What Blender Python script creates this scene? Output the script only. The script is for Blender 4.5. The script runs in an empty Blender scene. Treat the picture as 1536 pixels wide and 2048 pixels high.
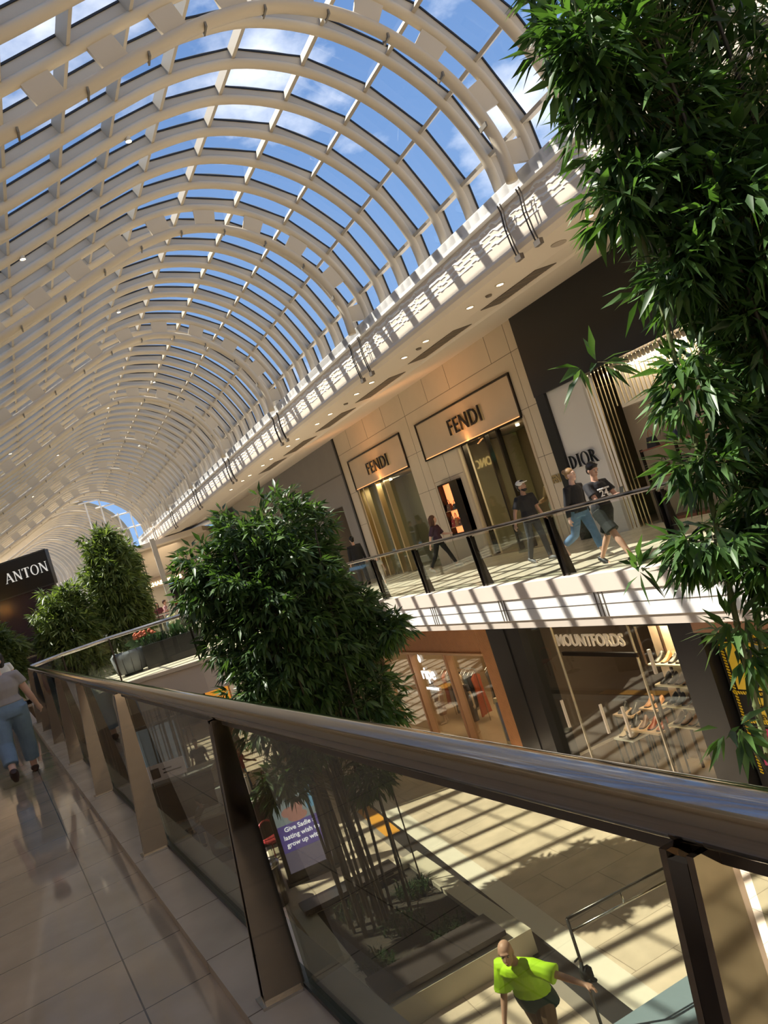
import bpy, math, random
import numpy as np
from mathutils import Vector, Matrix, Euler
PI = math.pi
R = math.radians
sc = bpy.context.scene
col = sc.collection

# ------------------------------------------------------------------ camera
YAW, PITCH, ROLL, CAMH = R(21.6), math.atan(34/1600), R(17.8), 1.6
cam_d = bpy.data.cameras.new('camera')
cam_d.sensor_fit = 'VERTICAL'; cam_d.sensor_height = 36; cam_d.sensor_width = 27
cam_d.lens = 1600/2048*36
cam_d.clip_start = 0.05; cam_d.clip_end = 500
cam = bpy.data.objects.new('camera', cam_d); col.objects.link(cam)
Fv = Vector((math.sin(YAW)*math.cos(PITCH), math.cos(YAW)*math.cos(PITCH), math.sin(PITCH)))
Rv = Vector((math.cos(YAW), -math.sin(YAW), 0)); Uv = Rv.cross(Fv)
cx = Rv*math.cos(ROLL) - Uv*math.sin(ROLL); cy = Rv*math.sin(ROLL) + Uv*math.cos(ROLL)
M = Matrix((cx, cy, -Fv)).transposed().to_4x4(); M.translation = Vector((0, 0, CAMH))
cam.matrix_world = M
sc.camera = cam
# ------------------------------------------------------------------ colour management, bounces
sc.view_settings.view_transform = 'Standard'; sc.view_settings.look = 'None'
sc.view_settings.gamma = 1; sc.view_settings.use_curve_mapping = False
sc.view_settings.exposure = 0.27
sc.cycles.max_bounces = 10; sc.cycles.diffuse_bounces = 5; sc.cycles.glossy_bounces = 5
sc.cycles.transparent_max_bounces = 24; sc.cycles.transmission_bounces = 4
sc.cycles.use_denoising = True; sc.cycles.caustics_reflective = False; sc.cycles.caustics_refractive = False
sc.cycles.sample_clamp_indirect = 6
# ------------------------------------------------------------------ sky
w = bpy.data.worlds.new('sky'); sc.world = w; w.use_nodes = True
nt = w.node_tree; nt.nodes.clear()
out = nt.nodes.new('ShaderNodeOutputWorld'); bg = nt.nodes.new('ShaderNodeBackground')
tc = nt.nodes.new('ShaderNodeTexCoord'); sep = nt.nodes.new('ShaderNodeSeparateXYZ')
nt.links.new(tc.outputs['Generated'], sep.inputs[0])
grad = nt.nodes.new('ShaderNodeValToRGB')
grad.color_ramp.elements[0].position = 0.0; grad.color_ramp.elements[0].color = (.28, .46, .76, 1)
grad.color_ramp.elements[1].position = 0.75; grad.color_ramp.elements[1].color = (.095, .20, .46, 1)
nt.links.new(sep.outputs[2], grad.inputs[0])
mp = nt.nodes.new('ShaderNodeMapping'); mp.inputs['Scale'].default_value = (1, 1, 1.9)
mp.inputs['Location'].default_value = (1.35, .3, .7)
nt.links.new(tc.outputs['Generated'], mp.inputs[0])
nz = nt.nodes.new('ShaderNodeTexNoise'); nz.inputs['Scale'].default_value = 3.1; nz.inputs['Detail'].default_value = 8
nz.inputs['Roughness'].default_value = .55
nt.links.new(mp.outputs[0], nz.inputs['Vector'])
cr = nt.nodes.new('ShaderNodeValToRGB'); cr.color_ramp.elements[0].position = .505; cr.color_ramp.elements[1].position = .66
nt.links.new(nz.outputs[0], cr.inputs[0])
mx = nt.nodes.new('ShaderNodeMix'); mx.data_type = 'RGBA'
nt.links.new(cr.outputs[0], mx.inputs[0]); nt.links.new(grad.outputs[0], mx.inputs[6]); mx.inputs[7].default_value = (1.15, 1.15, 1.2, 1)
nt.links.new(mx.outputs[2], bg.inputs[0]); bg.inputs[1].default_value = 1.08
nt.links.new(bg.outputs[0], out.inputs[0])
# ------------------------------------------------------------------ sun
SUN = Vector((2.6, -1.7, -5.2)).normalized()
sl = bpy.data.lights.new('sun', 'SUN'); sl.energy = 9.5; sl.angle = R(.6); sl.color = (1, .92, .80)
so = bpy.data.objects.new('sun', sl); col.objects.link(so)
so.rotation_euler = SUN.to_track_quat('-Z', 'Y').to_euler(); so.location = (-10, 15, 25)

def area(name, loc, size, power, color=(1, .85, .65), rot=(0, 0, 0), sy=None):
    l = bpy.data.lights.new(name, 'AREA'); l.energy = power; l.color = color; l.size = size
    if sy: l.shape = 'RECTANGLE'; l.size_y = sy
    o = bpy.data.objects.new(name, l); o.location = loc; o.rotation_euler = rot; col.objects.link(o)
    return o

# ------------------------------------------------------------------ materials
MATS = {}
def mat(name, c=(.8, .8, .8), rough=.5, metal=0., spec=.5, emit=None, es=0., noise=None, bump=0., bscale=30, coat=0.):
    if name in MATS: return MATS[name]
    m = bpy.data.materials.new(name); m.use_nodes = True; MATS[name] = m
    n = m.node_tree; b = n.nodes['Principled BSDF']
    b.inputs['Base Color'].default_value = (*c, 1); b.inputs['Roughness'].default_value = rough
    b.inputs['Metallic'].default_value = metal; b.inputs['Specular IOR Level'].default_value = spec
    b.inputs['Coat Weight'].default_value = coat
    if emit: b.inputs['Emission Color'].default_value = (*emit, 1); b.inputs['Emission Strength'].default_value = es
    if noise:
        sca, amt = noise
        t = n.nodes.new('ShaderNodeTexCoord'); z = n.nodes.new('ShaderNodeTexNoise'); z.inputs['Scale'].default_value = sca
        z.inputs['Detail'].default_value = 4
        n.links.new(t.outputs['Object'], z.inputs['Vector'])
        k = n.nodes.new('ShaderNodeMix'); k.data_type = 'RGBA'
        k.inputs[6].default_value = (*[v*(1-amt) for v in c], 1); k.inputs[7].default_value = (*[min(1, v*(1+amt)) for v in c], 1)
        n.links.new(z.outputs[0], k.inputs[0]); n.links.new(k.outputs[2], b.inputs['Base Color'])
    if bump:
        t = n.nodes.new('ShaderNodeTexCoord'); z = n.nodes.new('ShaderNodeTexNoise'); z.inputs['Scale'].default_value = bscale
        n.links.new(t.outputs['Object'], z.inputs['Vector']); bp = n.nodes.new('ShaderNodeBump'); bp.inputs['Strength'].default_value = bump
        bp.inputs['Distance'].default_value = .02
        n.links.new(z.outputs[0], bp.inputs['Height']); n.links.new(bp.outputs[0], b.inputs['Normal'])
    return m

def tile_mat(name, c, mortar, tw, th, rough=.15, ang=0., off=(0, 0, 0), ms=.004, vary=.05, freq=2, offset=0.):
    m = bpy.data.materials.new(name); m.use_nodes = True; MATS[name] = m
    n = m.node_tree; b = n.nodes['Principled BSDF']; b.inputs['Roughness'].default_value = rough; b.inputs['Specular IOR Level'].default_value = .5 if rough > .08 else .8
    t = n.nodes.new('ShaderNodeTexCoord'); mpp = n.nodes.new('ShaderNodeMapping')
    mpp.inputs['Rotation'].default_value = (0, 0, ang); mpp.inputs['Location'].default_value = off
    n.links.new(t.outputs['Object'], mpp.inputs[0])
    br = n.nodes.new('ShaderNodeTexBrick'); br.offset = offset; br.offset_frequency = freq
    br.inputs['Scale'].default_value = 1; br.inputs['Brick Width'].default_value = tw; br.inputs['Row Height'].default_value = th
    br.inputs['Mortar Size'].default_value = ms; br.inputs['Color1'].default_value = (*[v*(1-vary) for v in c], 1)
    br.inputs['Color2'].default_value = (*[v*(1+vary) for v in c], 1); br.inputs['Mortar'].default_value = (*mortar, 1)
    n.links.new(mpp.outputs[0], br.inputs['Vector'])
    z = n.nodes.new('ShaderNodeTexNoise'); z.inputs['Scale'].default_value = 2.2; z.inputs['Detail'].default_value = 6
    n.links.new(t.outputs['Object'], z.inputs['Vector'])
    k = n.nodes.new('ShaderNodeMix'); k.data_type = 'RGBA'; k.blend_type = 'MULTIPLY'; k.inputs[0].default_value = .25
    n.links.new(br.outputs['Color'], k.inputs[6]); n.links.new(z.outputs['Color'], k.inputs[7])
    rr = n.nodes.new('ShaderNodeMapRange'); rr.inputs[1].default_value = .35; rr.inputs[2].default_value = .7
    rr.inputs[3].default_value = .78; rr.inputs[4].default_value = 1.0
    n.links.new(z.outputs[0], rr.inputs[0])
    mm = n.nodes.new('ShaderNodeMix'); mm.data_type = 'RGBA'; mm.blend_type = 'MULTIPLY'; mm.inputs[0].default_value = 1
    n.links.new(br.outputs['Color'], mm.inputs[6]); n.links.new(rr.outputs[0], mm.inputs[7])
    n.links.new(mm.outputs[2], b.inputs['Base Color'])
    return m

def glass_mat(name, tint=(.93, .97, .96), refl=.08, rough=0.0):
    m = bpy.data.materials.new(name); m.use_nodes = True; MATS[name] = m
    n = m.node_tree; n.nodes.clear()
    o = n.nodes.new('ShaderNodeOutputMaterial'); tr = n.nodes.new('ShaderNodeBsdfTransparent'); tr.inputs[0].default_value = (*tint, 1)
    g = n.nodes.new('ShaderNodeBsdfGlossy'); g.inputs['Roughness'].default_value = rough
    lw = n.nodes.new('ShaderNodeLayerWeight'); pw = n.nodes.new('ShaderNodeMath'); pw.operation = 'POWER'; pw.inputs[1].default_value = 4.6
    n.links.new(lw.outputs['Facing'], pw.inputs[0])
    ma = n.nodes.new('ShaderNodeMapRange'); ma.inputs[3].default_value = refl; ma.inputs[4].default_value = .9
    n.links.new(pw.outputs[0], ma.inputs[0])
    mxx = n.nodes.new('ShaderNodeMixShader'); n.links.new(ma.outputs[0], mxx.inputs[0])
    n.links.new(tr.outputs[0], mxx.inputs[1]); n.links.new(g.outputs[0], mxx.inputs[2]); n.links.new(mxx.outputs[0], o.inputs[0])
    return m

def leaf_mat(name, dark, light):
    m = bpy.data.materials.new(name); m.use_nodes = True; MATS[name] = m
    n = m.node_tree; b = n.nodes['Principled BSDF']; b.inputs['Roughness'].default_value = .42
    b.inputs['Specular IOR Level'].default_value = .45
    at = n.nodes.new('ShaderNodeAttribute'); at.attribute_name = 'tone'
    rp = n.nodes.new('ShaderNodeValToRGB'); rp.color_ramp.elements[0].color = (*dark, 1); rp.color_ramp.elements[1].color = (*light, 1)
    n.links.new(at.outputs['Fac'], rp.inputs[0]); n.links.new(rp.outputs[0], b.inputs['Base Color'])
    tl = n.nodes.new('ShaderNodeBsdfTranslucent')
    sc_ = n.nodes.new('ShaderNodeMix'); sc_.data_type = 'RGBA'; sc_.blend_type = 'MULTIPLY'; sc_.inputs[0].default_value = 1
    sc_.inputs[7].default_value = (1.5, 1.7, .6, 1); n.links.new(rp.outputs[0], sc_.inputs[6]); n.links.new(sc_.outputs[2], tl.inputs[0])
    mxx = n.nodes.new('ShaderNodeMixShader'); mxx.inputs[0].default_value = .3
    n.links.new(b.outputs[0], mxx.inputs[1]); n.links.new(tl.outputs[0], mxx.inputs[2])
    n.links.new(mxx.outputs[0], n.nodes['Material Output'].inputs[0])
    return m

cream = mat('cream_steel', (.62, .535, .405), .45)
creamweb = mat('grey_white_steel', (.52, .46, .37), .5)
gasket = mat('black_gasket', (.01, .01, .012), .5)
white = mat('white_render', (.84, .82, .78), .6)
soffit_m = mat('tan_soffit_paint', (.76, .66, .54), .6)
stone_m = mat('beige_stone', (.66, .57, .44), .4, noise=(1.5, .08))
stone_line = mat('stone_joint', (.16, .13, .1), .7)
capstone = mat('pinkish_capping_stone', (.74, .64, .55), .45, noise=(3, .05))
fascia_m = mat('white_fascia_panel', (.86, .84, .81), .5)
steel = mat('polished_steel', (.38, .355, .33), .10, 1.0)
steel2 = mat('satin_steel', (.5, .48, .45), .25, 1.0)
darksteel = mat('dark_bronze_steel', (.05, .042, .036), .2, .8)
black = mat('black_panel', (.012, .012, .013), .35)
blackm = mat('black_matt', (.01, .01, .01), .7)
greyw = mat('grey_plaster', (.27, .25, .24), .7, noise=(2, .08))
gold = mat('brushed_gold', (.85, .66, .36), .28, 1.0)
bronze = mat('warm_bronze_panel', (.58, .48, .35), .4, .15, noise=(1.2, .12))
wood = mat('timber_batten', (.55, .27, .12), .45, noise=(6, .15))
taupe = mat('taupe_pillar', (.45, .33, .25), .6)
shelfm = mat('cream_shelf', (.72, .62, .45), .5)
warm_glow = mat('lit_lamp_lens', (1, .9, .7), .5, emit=(1, .82, .55), es=9)
orange_glow = mat('orange_sign_light', (1, .6, .3), .5, emit=(1, .42, .15), es=1.1)
skin = mat('skin', (.58, .34, .24), .5); skin_d = mat('skin_tanned', (.42, .24, .16), .5); skin_l = mat('skin_fair', (.72, .46, .36), .5)
glass_v = glass_mat('vault_glass', (.93, .97, 1.0), .04)
glass_b = glass_mat('balustrade_glass', (.93, .96, .92), .06)
glass_n = glass_mat('tinted_balustrade_glass', (.70, .71, .63), .04)
glass_s = glass_mat('shop_glass', (.93, .96, .92), .04)
floor_near = tile_mat('polished_floor_tiles', (.50, .40, .29), (.11, .09, .07), .62, 1.3, .06, R(-6.2)+PI/2, (.0, -.17, 0), .004, .02)
floor_up = tile_mat('walkway_stone_tiles', (.72, .64, .5), (.32, .27, .2), .9, .6, .22, R(-3.7))
floor_low = tile_mat('lower_floor_tiles', (.80, .665, .51), (.42, .33, .25), 1.2, .8, .28, 0, (0, 0, 0), .006, .05, 2, .5)
soil = mat('dark_soil', (.035, .028, .02), .9, bump=.8)

# ------------------------------------------------------------------ object helpers
def tag(o, label=None, cat=None, group=None, kind=None):
    if label: o['label'] = label
    if cat: o['category'] = cat
    if group: o['group'] = group
    if kind: o['kind'] = kind
    return o
def empty(name, loc=(0, 0, 0), rz=0., label=None, cat=None, group=None, kind=None):
    o = bpy.data.objects.new(name, None); o.empty_display_size = .1; o.location = loc; o.rotation_euler = (0, 0, rz); col.objects.link(o)
    return tag(o, label, cat, group, kind)
def link(name, me, parent=None):
    o = bpy.data.objects.new(name, me); col.objects.link(o)
    if parent: o.parent = parent
    return o
def copy_tree(o, parent=None):
    c = o.copy(); col.objects.link(c); c.parent = parent
    for ch in o.children: copy_tree(ch, c)
    return c
CUBE_F = [(0, 3, 2, 1), (4, 5, 6, 7), (0, 1, 5, 4), (1, 2, 6, 5), (2, 3, 7, 6), (3, 0, 4, 7)]
ident = lambda p: p
def shR(p): return (p[0]-.065*(p[1]-10), p[1], p[2])
def shN(p): return (p[0]+.71-.112*p[1], p[1], p[2])
class MB:
    def __init__(s, f=ident): s.v = []; s.f = []; s.mi = []; s.map = f; s.cur = 0
    def add(s, vs, fs):
        o = len(s.v); s.v += [s.map(tuple(p)) for p in vs]; s.f += [tuple(i+o for i in q) for q in fs]; s.mi += [s.cur]*len(fs); return s
    def box(s, x0, x1, y0, y1, z0, z1):
        if x0 > x1: x0, x1 = x1, x0
        if y0 > y1: y0, y1 = y1, y0
        if z0 > z1: z0, z1 = z1, z0
        return s.add([(x0, y0, z0), (x1, y0, z0), (x1, y1, z0), (x0, y1, z0), (x0, y0, z1), (x1, y0, z1), (x1, y1, z1), (x0, y1, z1)], CUBE_F)
    def prism(s, poly, y0, y1):      # polygon in (x,z), extruded along y
        n = len(poly); vs = [(a, y0, b) for a, b in poly]+[(a, y1, b) for a, b in poly]
        fs = [tuple(range(n)), tuple(range(2*n-1, n-1, -1))]+[(i, i+n, (i+1) % n+n, (i+1) % n) for i in range(n)]
        return s.add(vs, fs)
    def prismz(s, poly, z0, z1):
        n = len(poly); vs = [(a, b, z0) for a, b in poly]+[(a, b, z1) for a, b in poly]
        fs = [tuple(range(n-1, -1, -1)), tuple(range(n, 2*n))]+[(i, (i+1) % n, (i+1) % n+n, i+n) for i in range(n)]
        return s.add(vs, fs)
    def tube(s, pts, r, n=8, caps=True, flat=1.):
        pts = [Vector(p) for p in pts]; rs = r if isinstance(r, (list, tuple)) else [r]*len(pts)
        vs = []; ref = None
        for i, p in enumerate(pts):
            d = (pts[min(i+1, len(pts)-1)]-pts[max(i-1, 0)])
            d = d.normalized() if d.length > 1e-9 else Vector((0, 0, 1))
            if ref is None: ref = Vector((0, 0, 1)) if abs(d.z) < .9 else Vector((1, 0, 0))
            a = (ref-d*ref.dot(d))
            a = a.normalized() if a.length > 1e-6 else Vector((1, 0, 0)); b = d.cross(a); ref = a
            for k in range(n):
                t = 2*PI*k/n; vs.append(tuple(p+a*math.cos(t)*rs[i]*flat+b*math.sin(t)*rs[i]))
        fs = []
        for i in range(len(pts)-1):
            for k in range(n):
                k2 = (k+1) % n; fs.append((i*n+k, i*n+k2, (i+1)*n+k2, (i+1)*n+k))
        if caps: fs.append(tuple(range(n-1, -1, -1))); fs.append(tuple((len(pts)-1)*n+k for k in range(n)))
        return s.add(vs, fs)
    def ball(s, c, r, n=12, m=8):
        if not isinstance(r, (tuple, list)): r = (r, r, r)
        vs = [(c[0], c[1], c[2]-r[2])]
        for i in range(1, m):
            ph = -PI/2+PI*i/m
            for k in range(n): vs.append((c[0]+r[0]*math.cos(ph)*math.cos(2*PI*k/n), c[1]+r[1]*math.cos(ph)*math.sin(2*PI*k/n), c[2]+r[2]*math.sin(ph)))
        vs.append((c[0], c[1], c[2]+r[2])); fs = []
        for k in range(n): fs.append((0, 1+(k+1) % n, 1+k))
        for i in range(m-2):
            for k in range(n): a = 1+i*n; fs.append((a+k, a+(k+1) % n, a+n+(k+1) % n, a+n+k))
        a = 1+(m-2)*n
        for k in range(n): fs.append((a+k, a+(k+1) % n, len(vs)-1))
        return s.add(vs, fs)
    def lathe(s, prof, c=(0, 0, 0), n=20, caps=True):
        vs = []; 
        for r_, z in prof:
            for k in range(n): vs.append((c[0]+r_*math.cos(2*PI*k/n), c[1]+r_*math.sin(2*PI*k/n), c[2]+z))
        fs = [(i*n+k, i*n+(k+1) % n, (i+1)*n+(k+1) % n, (i+1)*n+k) for i in range(len(prof)-1) for k in range(n)]
        if caps: fs.append(tuple(range(n-1, -1, -1))); fs.append(tuple((len(prof)-1)*n+k for k in range(n)))
        return s.add(vs, fs)
    def mesh(s, name, mats, smooth=False):
        me = bpy.data.meshes.new(name); me.from_pydata(s.v, [], s.f)
        for m in (mats if isinstance(mats, (list, tuple)) else [mats]): me.materials.append(m)
        if isinstance(mats, (list, tuple)) and len(mats) > 1: me.polygons.foreach_set('material_index', s.mi)
        if smooth: me.polygons.foreach_set('use_smooth', [True]*len(s.f))
        me.update(); return me
    def build(s, name, mats, parent=None, smooth=False, **kw):
        o = link(name, s.mesh(name, mats, smooth), parent)
        if smooth == 'auto': pass
        return tag(o, **kw)
def struct(name, mb, m, smooth=False): return mb.build(name, m, None, smooth, kind='structure')

def text(name, body, size, origin, xdir, ydir, m, parent=None, depth=.02, align='LEFT', bold=0., sx=1., spacing=1., fit=None):
    cu = bpy.data.curves.new(name, 'FONT'); cu.body = body; cu.size = size; cu.extrude = depth/2; cu.offset = bold; cu.align_x = align
    cu.space_character = spacing; cu.resolution_u = 3
    tmp = bpy.data.objects.new('tmp', cu); col.objects.link(tmp)
    dg = bpy.context.evaluated_depsgraph_get(); me = bpy.data.meshes.new_from_object(tmp.evaluated_get(dg))
    bpy.data.objects.remove(tmp); me.name = name
    X = Vector(xdir).normalized(); Y = Vector(ydir).normalized(); Z = X.cross(Y)
    if fit: xs = [v.co.x for v in me.vertices]; sx = fit/(max(xs)-min(xs))
    mt = Matrix((X*sx, Y, Z)).transposed().to_4x4(); mt.translation = Vector(origin)
    me.transform(mt); me.materials.clear(); me.materials.append(m)
    o = link(name, me, parent)
    if parent is not None: o.matrix_parent_inverse = parent.matrix_basis.inverted()
    return o
def keep(o, parent):   # child whose mesh is in world coordinates
    o.parent = parent; o.matrix_parent_inverse = parent.matrix_basis.inverted(); return o
def wb(mb, name, m, parent, smooth=False, **kw):
    o = mb.build(name, m, None, smooth, **kw); return keep(o, parent)

# ================================================================== STRUCTURE
# ---- upper right walkway slab
mb = MB(shR); mb.box(7.0, 14.5, -9, 60, -.62, -.04); mb.box(7.3, 14.5, -9, 60, -.80, -.62); struct('floor_slab_right', mb, mat('slab_edge_paint', (.62, .55, .47), .6))
mb = MB(shR); mb.box(7.02, 14.4, -9, 60, -.04, 0.0); struct('floor_right', mb, floor_up)
mb = MB(shR)
mb.box(6.93, 7.2, -9, 60, -.26, .012); struct('trim_1', mb, capstone)
mb = MB(shR); mb.box(6.95, 7.1, -9, 60, -.655, -.27)
struct('trim_2', mb, fascia_m)
mb = MB(shR)
mb.box(6.97, 7.4, -9, 60, -.80, -.66); struct('trim_3', mb, mat('fascia_lower_band', (.60, .52, .44), .6))
mb = MB(shR)
for y in np.arange(-6.2, 40, 2.72):
    for d in (0, .09, .18): mb.box(6.94, 6.951, y+d, y+d+.018, -.65, -.27)
mb.box(6.944, 6.952, -9, 60, -.455, -.448)
struct('trim_4', mb, mat('fascia_joint', (.12, .1, .08), .6))

# ---- lower floor and its bands
mb = MB(); mb.box(-8, 16, -10, 75, -4.6, -4.5); struct('floor', mb, floor_low)
def band(name, xa, xb, m, y0=-9, y1=45, dz=.004, sl=.045):
    b = MB(lambda p: (p[0]+sl*(p[1]-16), p[1], p[2])); b.box(xa, xb, y0, y1, -4.5, -4.5+dz); return struct(name, b, m)
band('floor_band_grey', 4.18, 4.36, mat('grey_stone_band', (.33, .29, .25), .3), dz=.004)
band('floor_band_black', 4.36, 4.66, mat('black_stone_band', (.035, .033, .035), .22), dz=.006)
band('floor_band_white', 4.66, 5.04, mat('white_stone_band', (.86, .80, .68), .3), dz=.004)
b_ = MB(lambda p: (p[0]+.045*(p[1]-16), p[1], p[2])); b_.box(4.28, 4.60, 16.3, 18.6, -4.5, -4.492); b_.box(3.95, 4.5, 26, 27.2, -4.5, -4.492)
struct('floor_band_orange', b_, mat('orange_stone_inlay', (.78, .36, .05), .35))

# ---- near walkway (angled)
mb = MB(shN); mb.box(-6.5, -.235, -9, 40, -.6, 0.0); struct('floor_left', mb, floor_near)
mb = MB(shN); mb.box(-.235, .15, -9, 17.9, -.6, .055); struct('trim_5', mb, tile_mat('kerb_stone', (.56, .48, .39), (.16, .12, .09), .62, 5, .25, R(90-6.2), (0, 0, 0), .004, .03))
mb = MB(shN); mb.box(-.012, .035, -9, 17.8, .055, .075); struct('trim_6', mb, mat('dark_glazing_channel', (.03, .045, .045), .3, .4))
mb = MB(shN); mb.box(-6.5, .13, -9, 40, -.85, -.6); struct('floor_slab_left', mb, mat('slab_edge_paint', (.62, .55, .47), .6))

# ---- left walls
mb = MB(); mb.box(-6.3, -5.9, -10, 60, 0, 6.5); struct('wall_left', mb, mat('beige_wall', (.55, .47, .37), .6))
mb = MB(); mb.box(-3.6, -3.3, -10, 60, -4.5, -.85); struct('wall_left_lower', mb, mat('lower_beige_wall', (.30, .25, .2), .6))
mb = MB(); mb.box(-7, 16, -10.4, -10, -4.6, 9.5); struct('wall_back', mb, MATS['beige_wall'])
mb = MB(); mb.box(-6.2, -3.2, -10, 62, 5.35, 5.55); struct('ceiling_left', mb, soffit_m)

# ---- soffit over right walkway
prof = [(7.02, 4.98), (7.0, 4.92), (7.03, 4.86), (7.12, 4.80), (7.86, 4.80), (7.93, 4.86), (8.72, 4.95), (8.78, 4.92), (11.2, 5.40), (14.5, 5.40), (14.5, 5.75), (7.02, 5.72)]
mb = MB(shR); mb.prism(prof, -9, 52); struct('ceiling_right', mb, soffit_m)

# ---- cornice: wavy relief geometry
def cornice():
    ys = np.arange(-8, 51.0, .045); zs = np.linspace(4.93, 5.74, 34)
    Yg, Zg = np.meshgrid(ys, zs, indexing='ij')
    wav = .017*np.sin(2*PI*Yg/.62)+.010*np.sin(2*PI*Yg/.29+1.3+Zg*4)
    lvl = (Zg-wav*np.clip((Zg-5.08)/.1, 0, 1))
    fr = np.mod((lvl-5.14)/.095, 1.0); ridge = np.where((Zg > 5.12) & (Zg < 5.50), .034*(1-fr)**.8, 0)
    mod = .5+.5*np.sin(2*PI*Yg/1.7+Zg*5)
    cap = np.where(Zg > 5.535, .10, 0.)
    nose = np.where(Zg < 5.06, .05*np.sqrt(np.clip((Zg-4.93)/.13, 0, 1)), .05)
    X = 7.09-nose-ridge-cap
    X = X-.065*(Yg-10)
    v = np.stack([X, Yg, Zg], -1).reshape(-1, 3); n0, n1 = Yg.shape
    i = np.arange(n0*n1).reshape(n0, n1)
    f = np.stack([i[:-1, :-1], i[:-1, 1:], i[1:, 1:], i[1:, :-1]], -1).reshape(-1, 4)
    me = bpy.data.meshes.new('cornice'); me.from_pydata(v.tolist(), [], f.tolist()); me.materials.append(white)
    me.polygons.foreach_set('use_smooth', [False]*len(f)); o = link('trim_7', me); tag(o, kind='structure')
cornice()
mb = MB(shR); mb.box(6.94, 7.4, -8, 51, 5.60, 5.75); mb.box(7.06, 7.4, -8, 51, 4.9, 5.6); struct('trim_8', mb, white)

# ---- vault
P = [(-3.8, 5.45), (-2.86, 5.87), (-1.98, 6.27), (-1.1, 6.66), (-.22, 7.06), (.69, 7.45), (1.52, 7.83), (2.33, 8.2), (3.16, 8.52), (4.12, 8.68), (5.12, 8.49), (5.97, 8.0), (6.66, 7.27), (7.08, 6.36), (7.14, 5.6)]
P = [(a+.03, b) for a, b in P]
def catmull(pts, k=5):
    o = []
    q = [pts[0]]+list(pts)+[pts[-1]]
    for i in range(1, len(q)-2):
        for j in range(k):
            t = j/k; a, b, c, d = [np.array(x) for x in q[i-1:i+3]]
            o.append(tuple(.5*((2*b)+(-a+c)*t+(2*a-5*b+4*c-d)*t*t+(-a+3*b-3*c+d)*t**3)))
    o.append(pts[-1]); return o
def offs(pts, d):
    o = []
    for i, p in enumerate(pts):
        a = np.array(pts[max(i-1, 0)]); b = np.array(pts[min(i+1, len(pts)-1)]); t = b-a; t = t/np.linalg.norm(t); n = np.array([-t[1], t[0]])
        o.append((p[0]+n[0]*d, p[1]+n[1]*d))
    return o
curve = catmull(P)
def sweep(mb, path, sect):   # path in (x,z), section (normal offset, y)
    n = len(sect); rows = [offs(path, s[0]) for s in sect]; vs = []
    for i in range(len(path)):
        for k in range(n): vs.append((rows[k][i][0], sect[k][1], rows[k][i][1]))
    fs = [(i*n+k, i*n+(k+1) % n, (i+1)*n+(k+1) % n, (i+1)*n+k) for i in range(len(path)-1) for k in range(n)]
    fs += [tuple(range(n)), tuple((len(path)-1)*n+k for k in range(n-1, -1, -1))]
    mb.add(vs, fs)
mb = MB(); sweep(mb, curve, [(-.045, -.052), (-.065, -.025), (-.065, .025), (-.045, .052), (-.005, .072), (.03, .072), (.06, .052), (.06, -.052), (.03, -.072), (-.005, -.072)])
rib_me = mb.mesh('rib', cream, True)
mb = MB(); sweep(mb, curve, [(.05, -.040), (.05, .040), (.20, .040), (.20, -.040)]); web_me = mb.mesh('web', creamweb)
GP = offs(P, .21)
mb = MB()
for s_ in (-1, 1): sweep(mb, GP, [(-.018, s_*.040), (-.018, s_*.055), (.008, s_*.055), (.008, s_*.040)])
gk_me = mb.mesh('gasket', gasket)
BAY = .85
mb = MB()
for i in range(len(GP)-1):
    a, b = GP[i], GP[i+1]
    mb.add([(a[0], .03, a[1]), (b[0], .03, b[1]), (b[0]-.055, BAY-.03, b[1]), (a[0]-.055, BAY-.03, a[1])], [(0, 1, 2, 3)])
pane_me = mb.mesh('vault_pane', [glass_v])
mb = MB(); 
for i in range(1, len(GP)-1):
    p = GP[i]; q = P[i]; d = Vector((p[0]-q[0], 0, p[1]-q[1])).normalized(); t = Vector((-d.z, 0, d.x))
    c = Vector((p[0], 0, p[1]))
    cs = [c-d*.17+t*.026, c-d*.17-t*.026, c+d*.0-t*.034, c+d*.0+t*.034]
    vs = [tuple(v+Vector((0, .03, 0))) for v in cs]+[tuple(v+Vector((-.053, BAY-.03, 0))) for v in cs]
    mb.add(vs, [(0, 1, 2, 3), (7, 6, 5, 4), (0, 4, 5, 1), (1, 5, 6, 2), (2, 6, 7, 3), (3, 7, 4, 0)])
purl_me = mb.mesh('glazing_bar', creamweb)
mb = MB()
for i, fr_ in ((0, 1.), (1, .45)):
    a, b = offs(P, .23)[i], offs(P, .23)[i+1]; b = (a[0]+(b[0]-a[0])*fr_, a[1]+(b[1]-a[1])*fr_)
    mb.add([(a[0], 0, a[1]), (b[0], 0, b[1]), (b[0]-.055, BAY, b[1]), (a[0]-.055, BAY, a[1])], [(0, 1, 2, 3)])
solid_me = mb.mesh('roof_shade_panel', cream)  # opaque strip added over the glass, its width set to shade the near walkway
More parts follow.
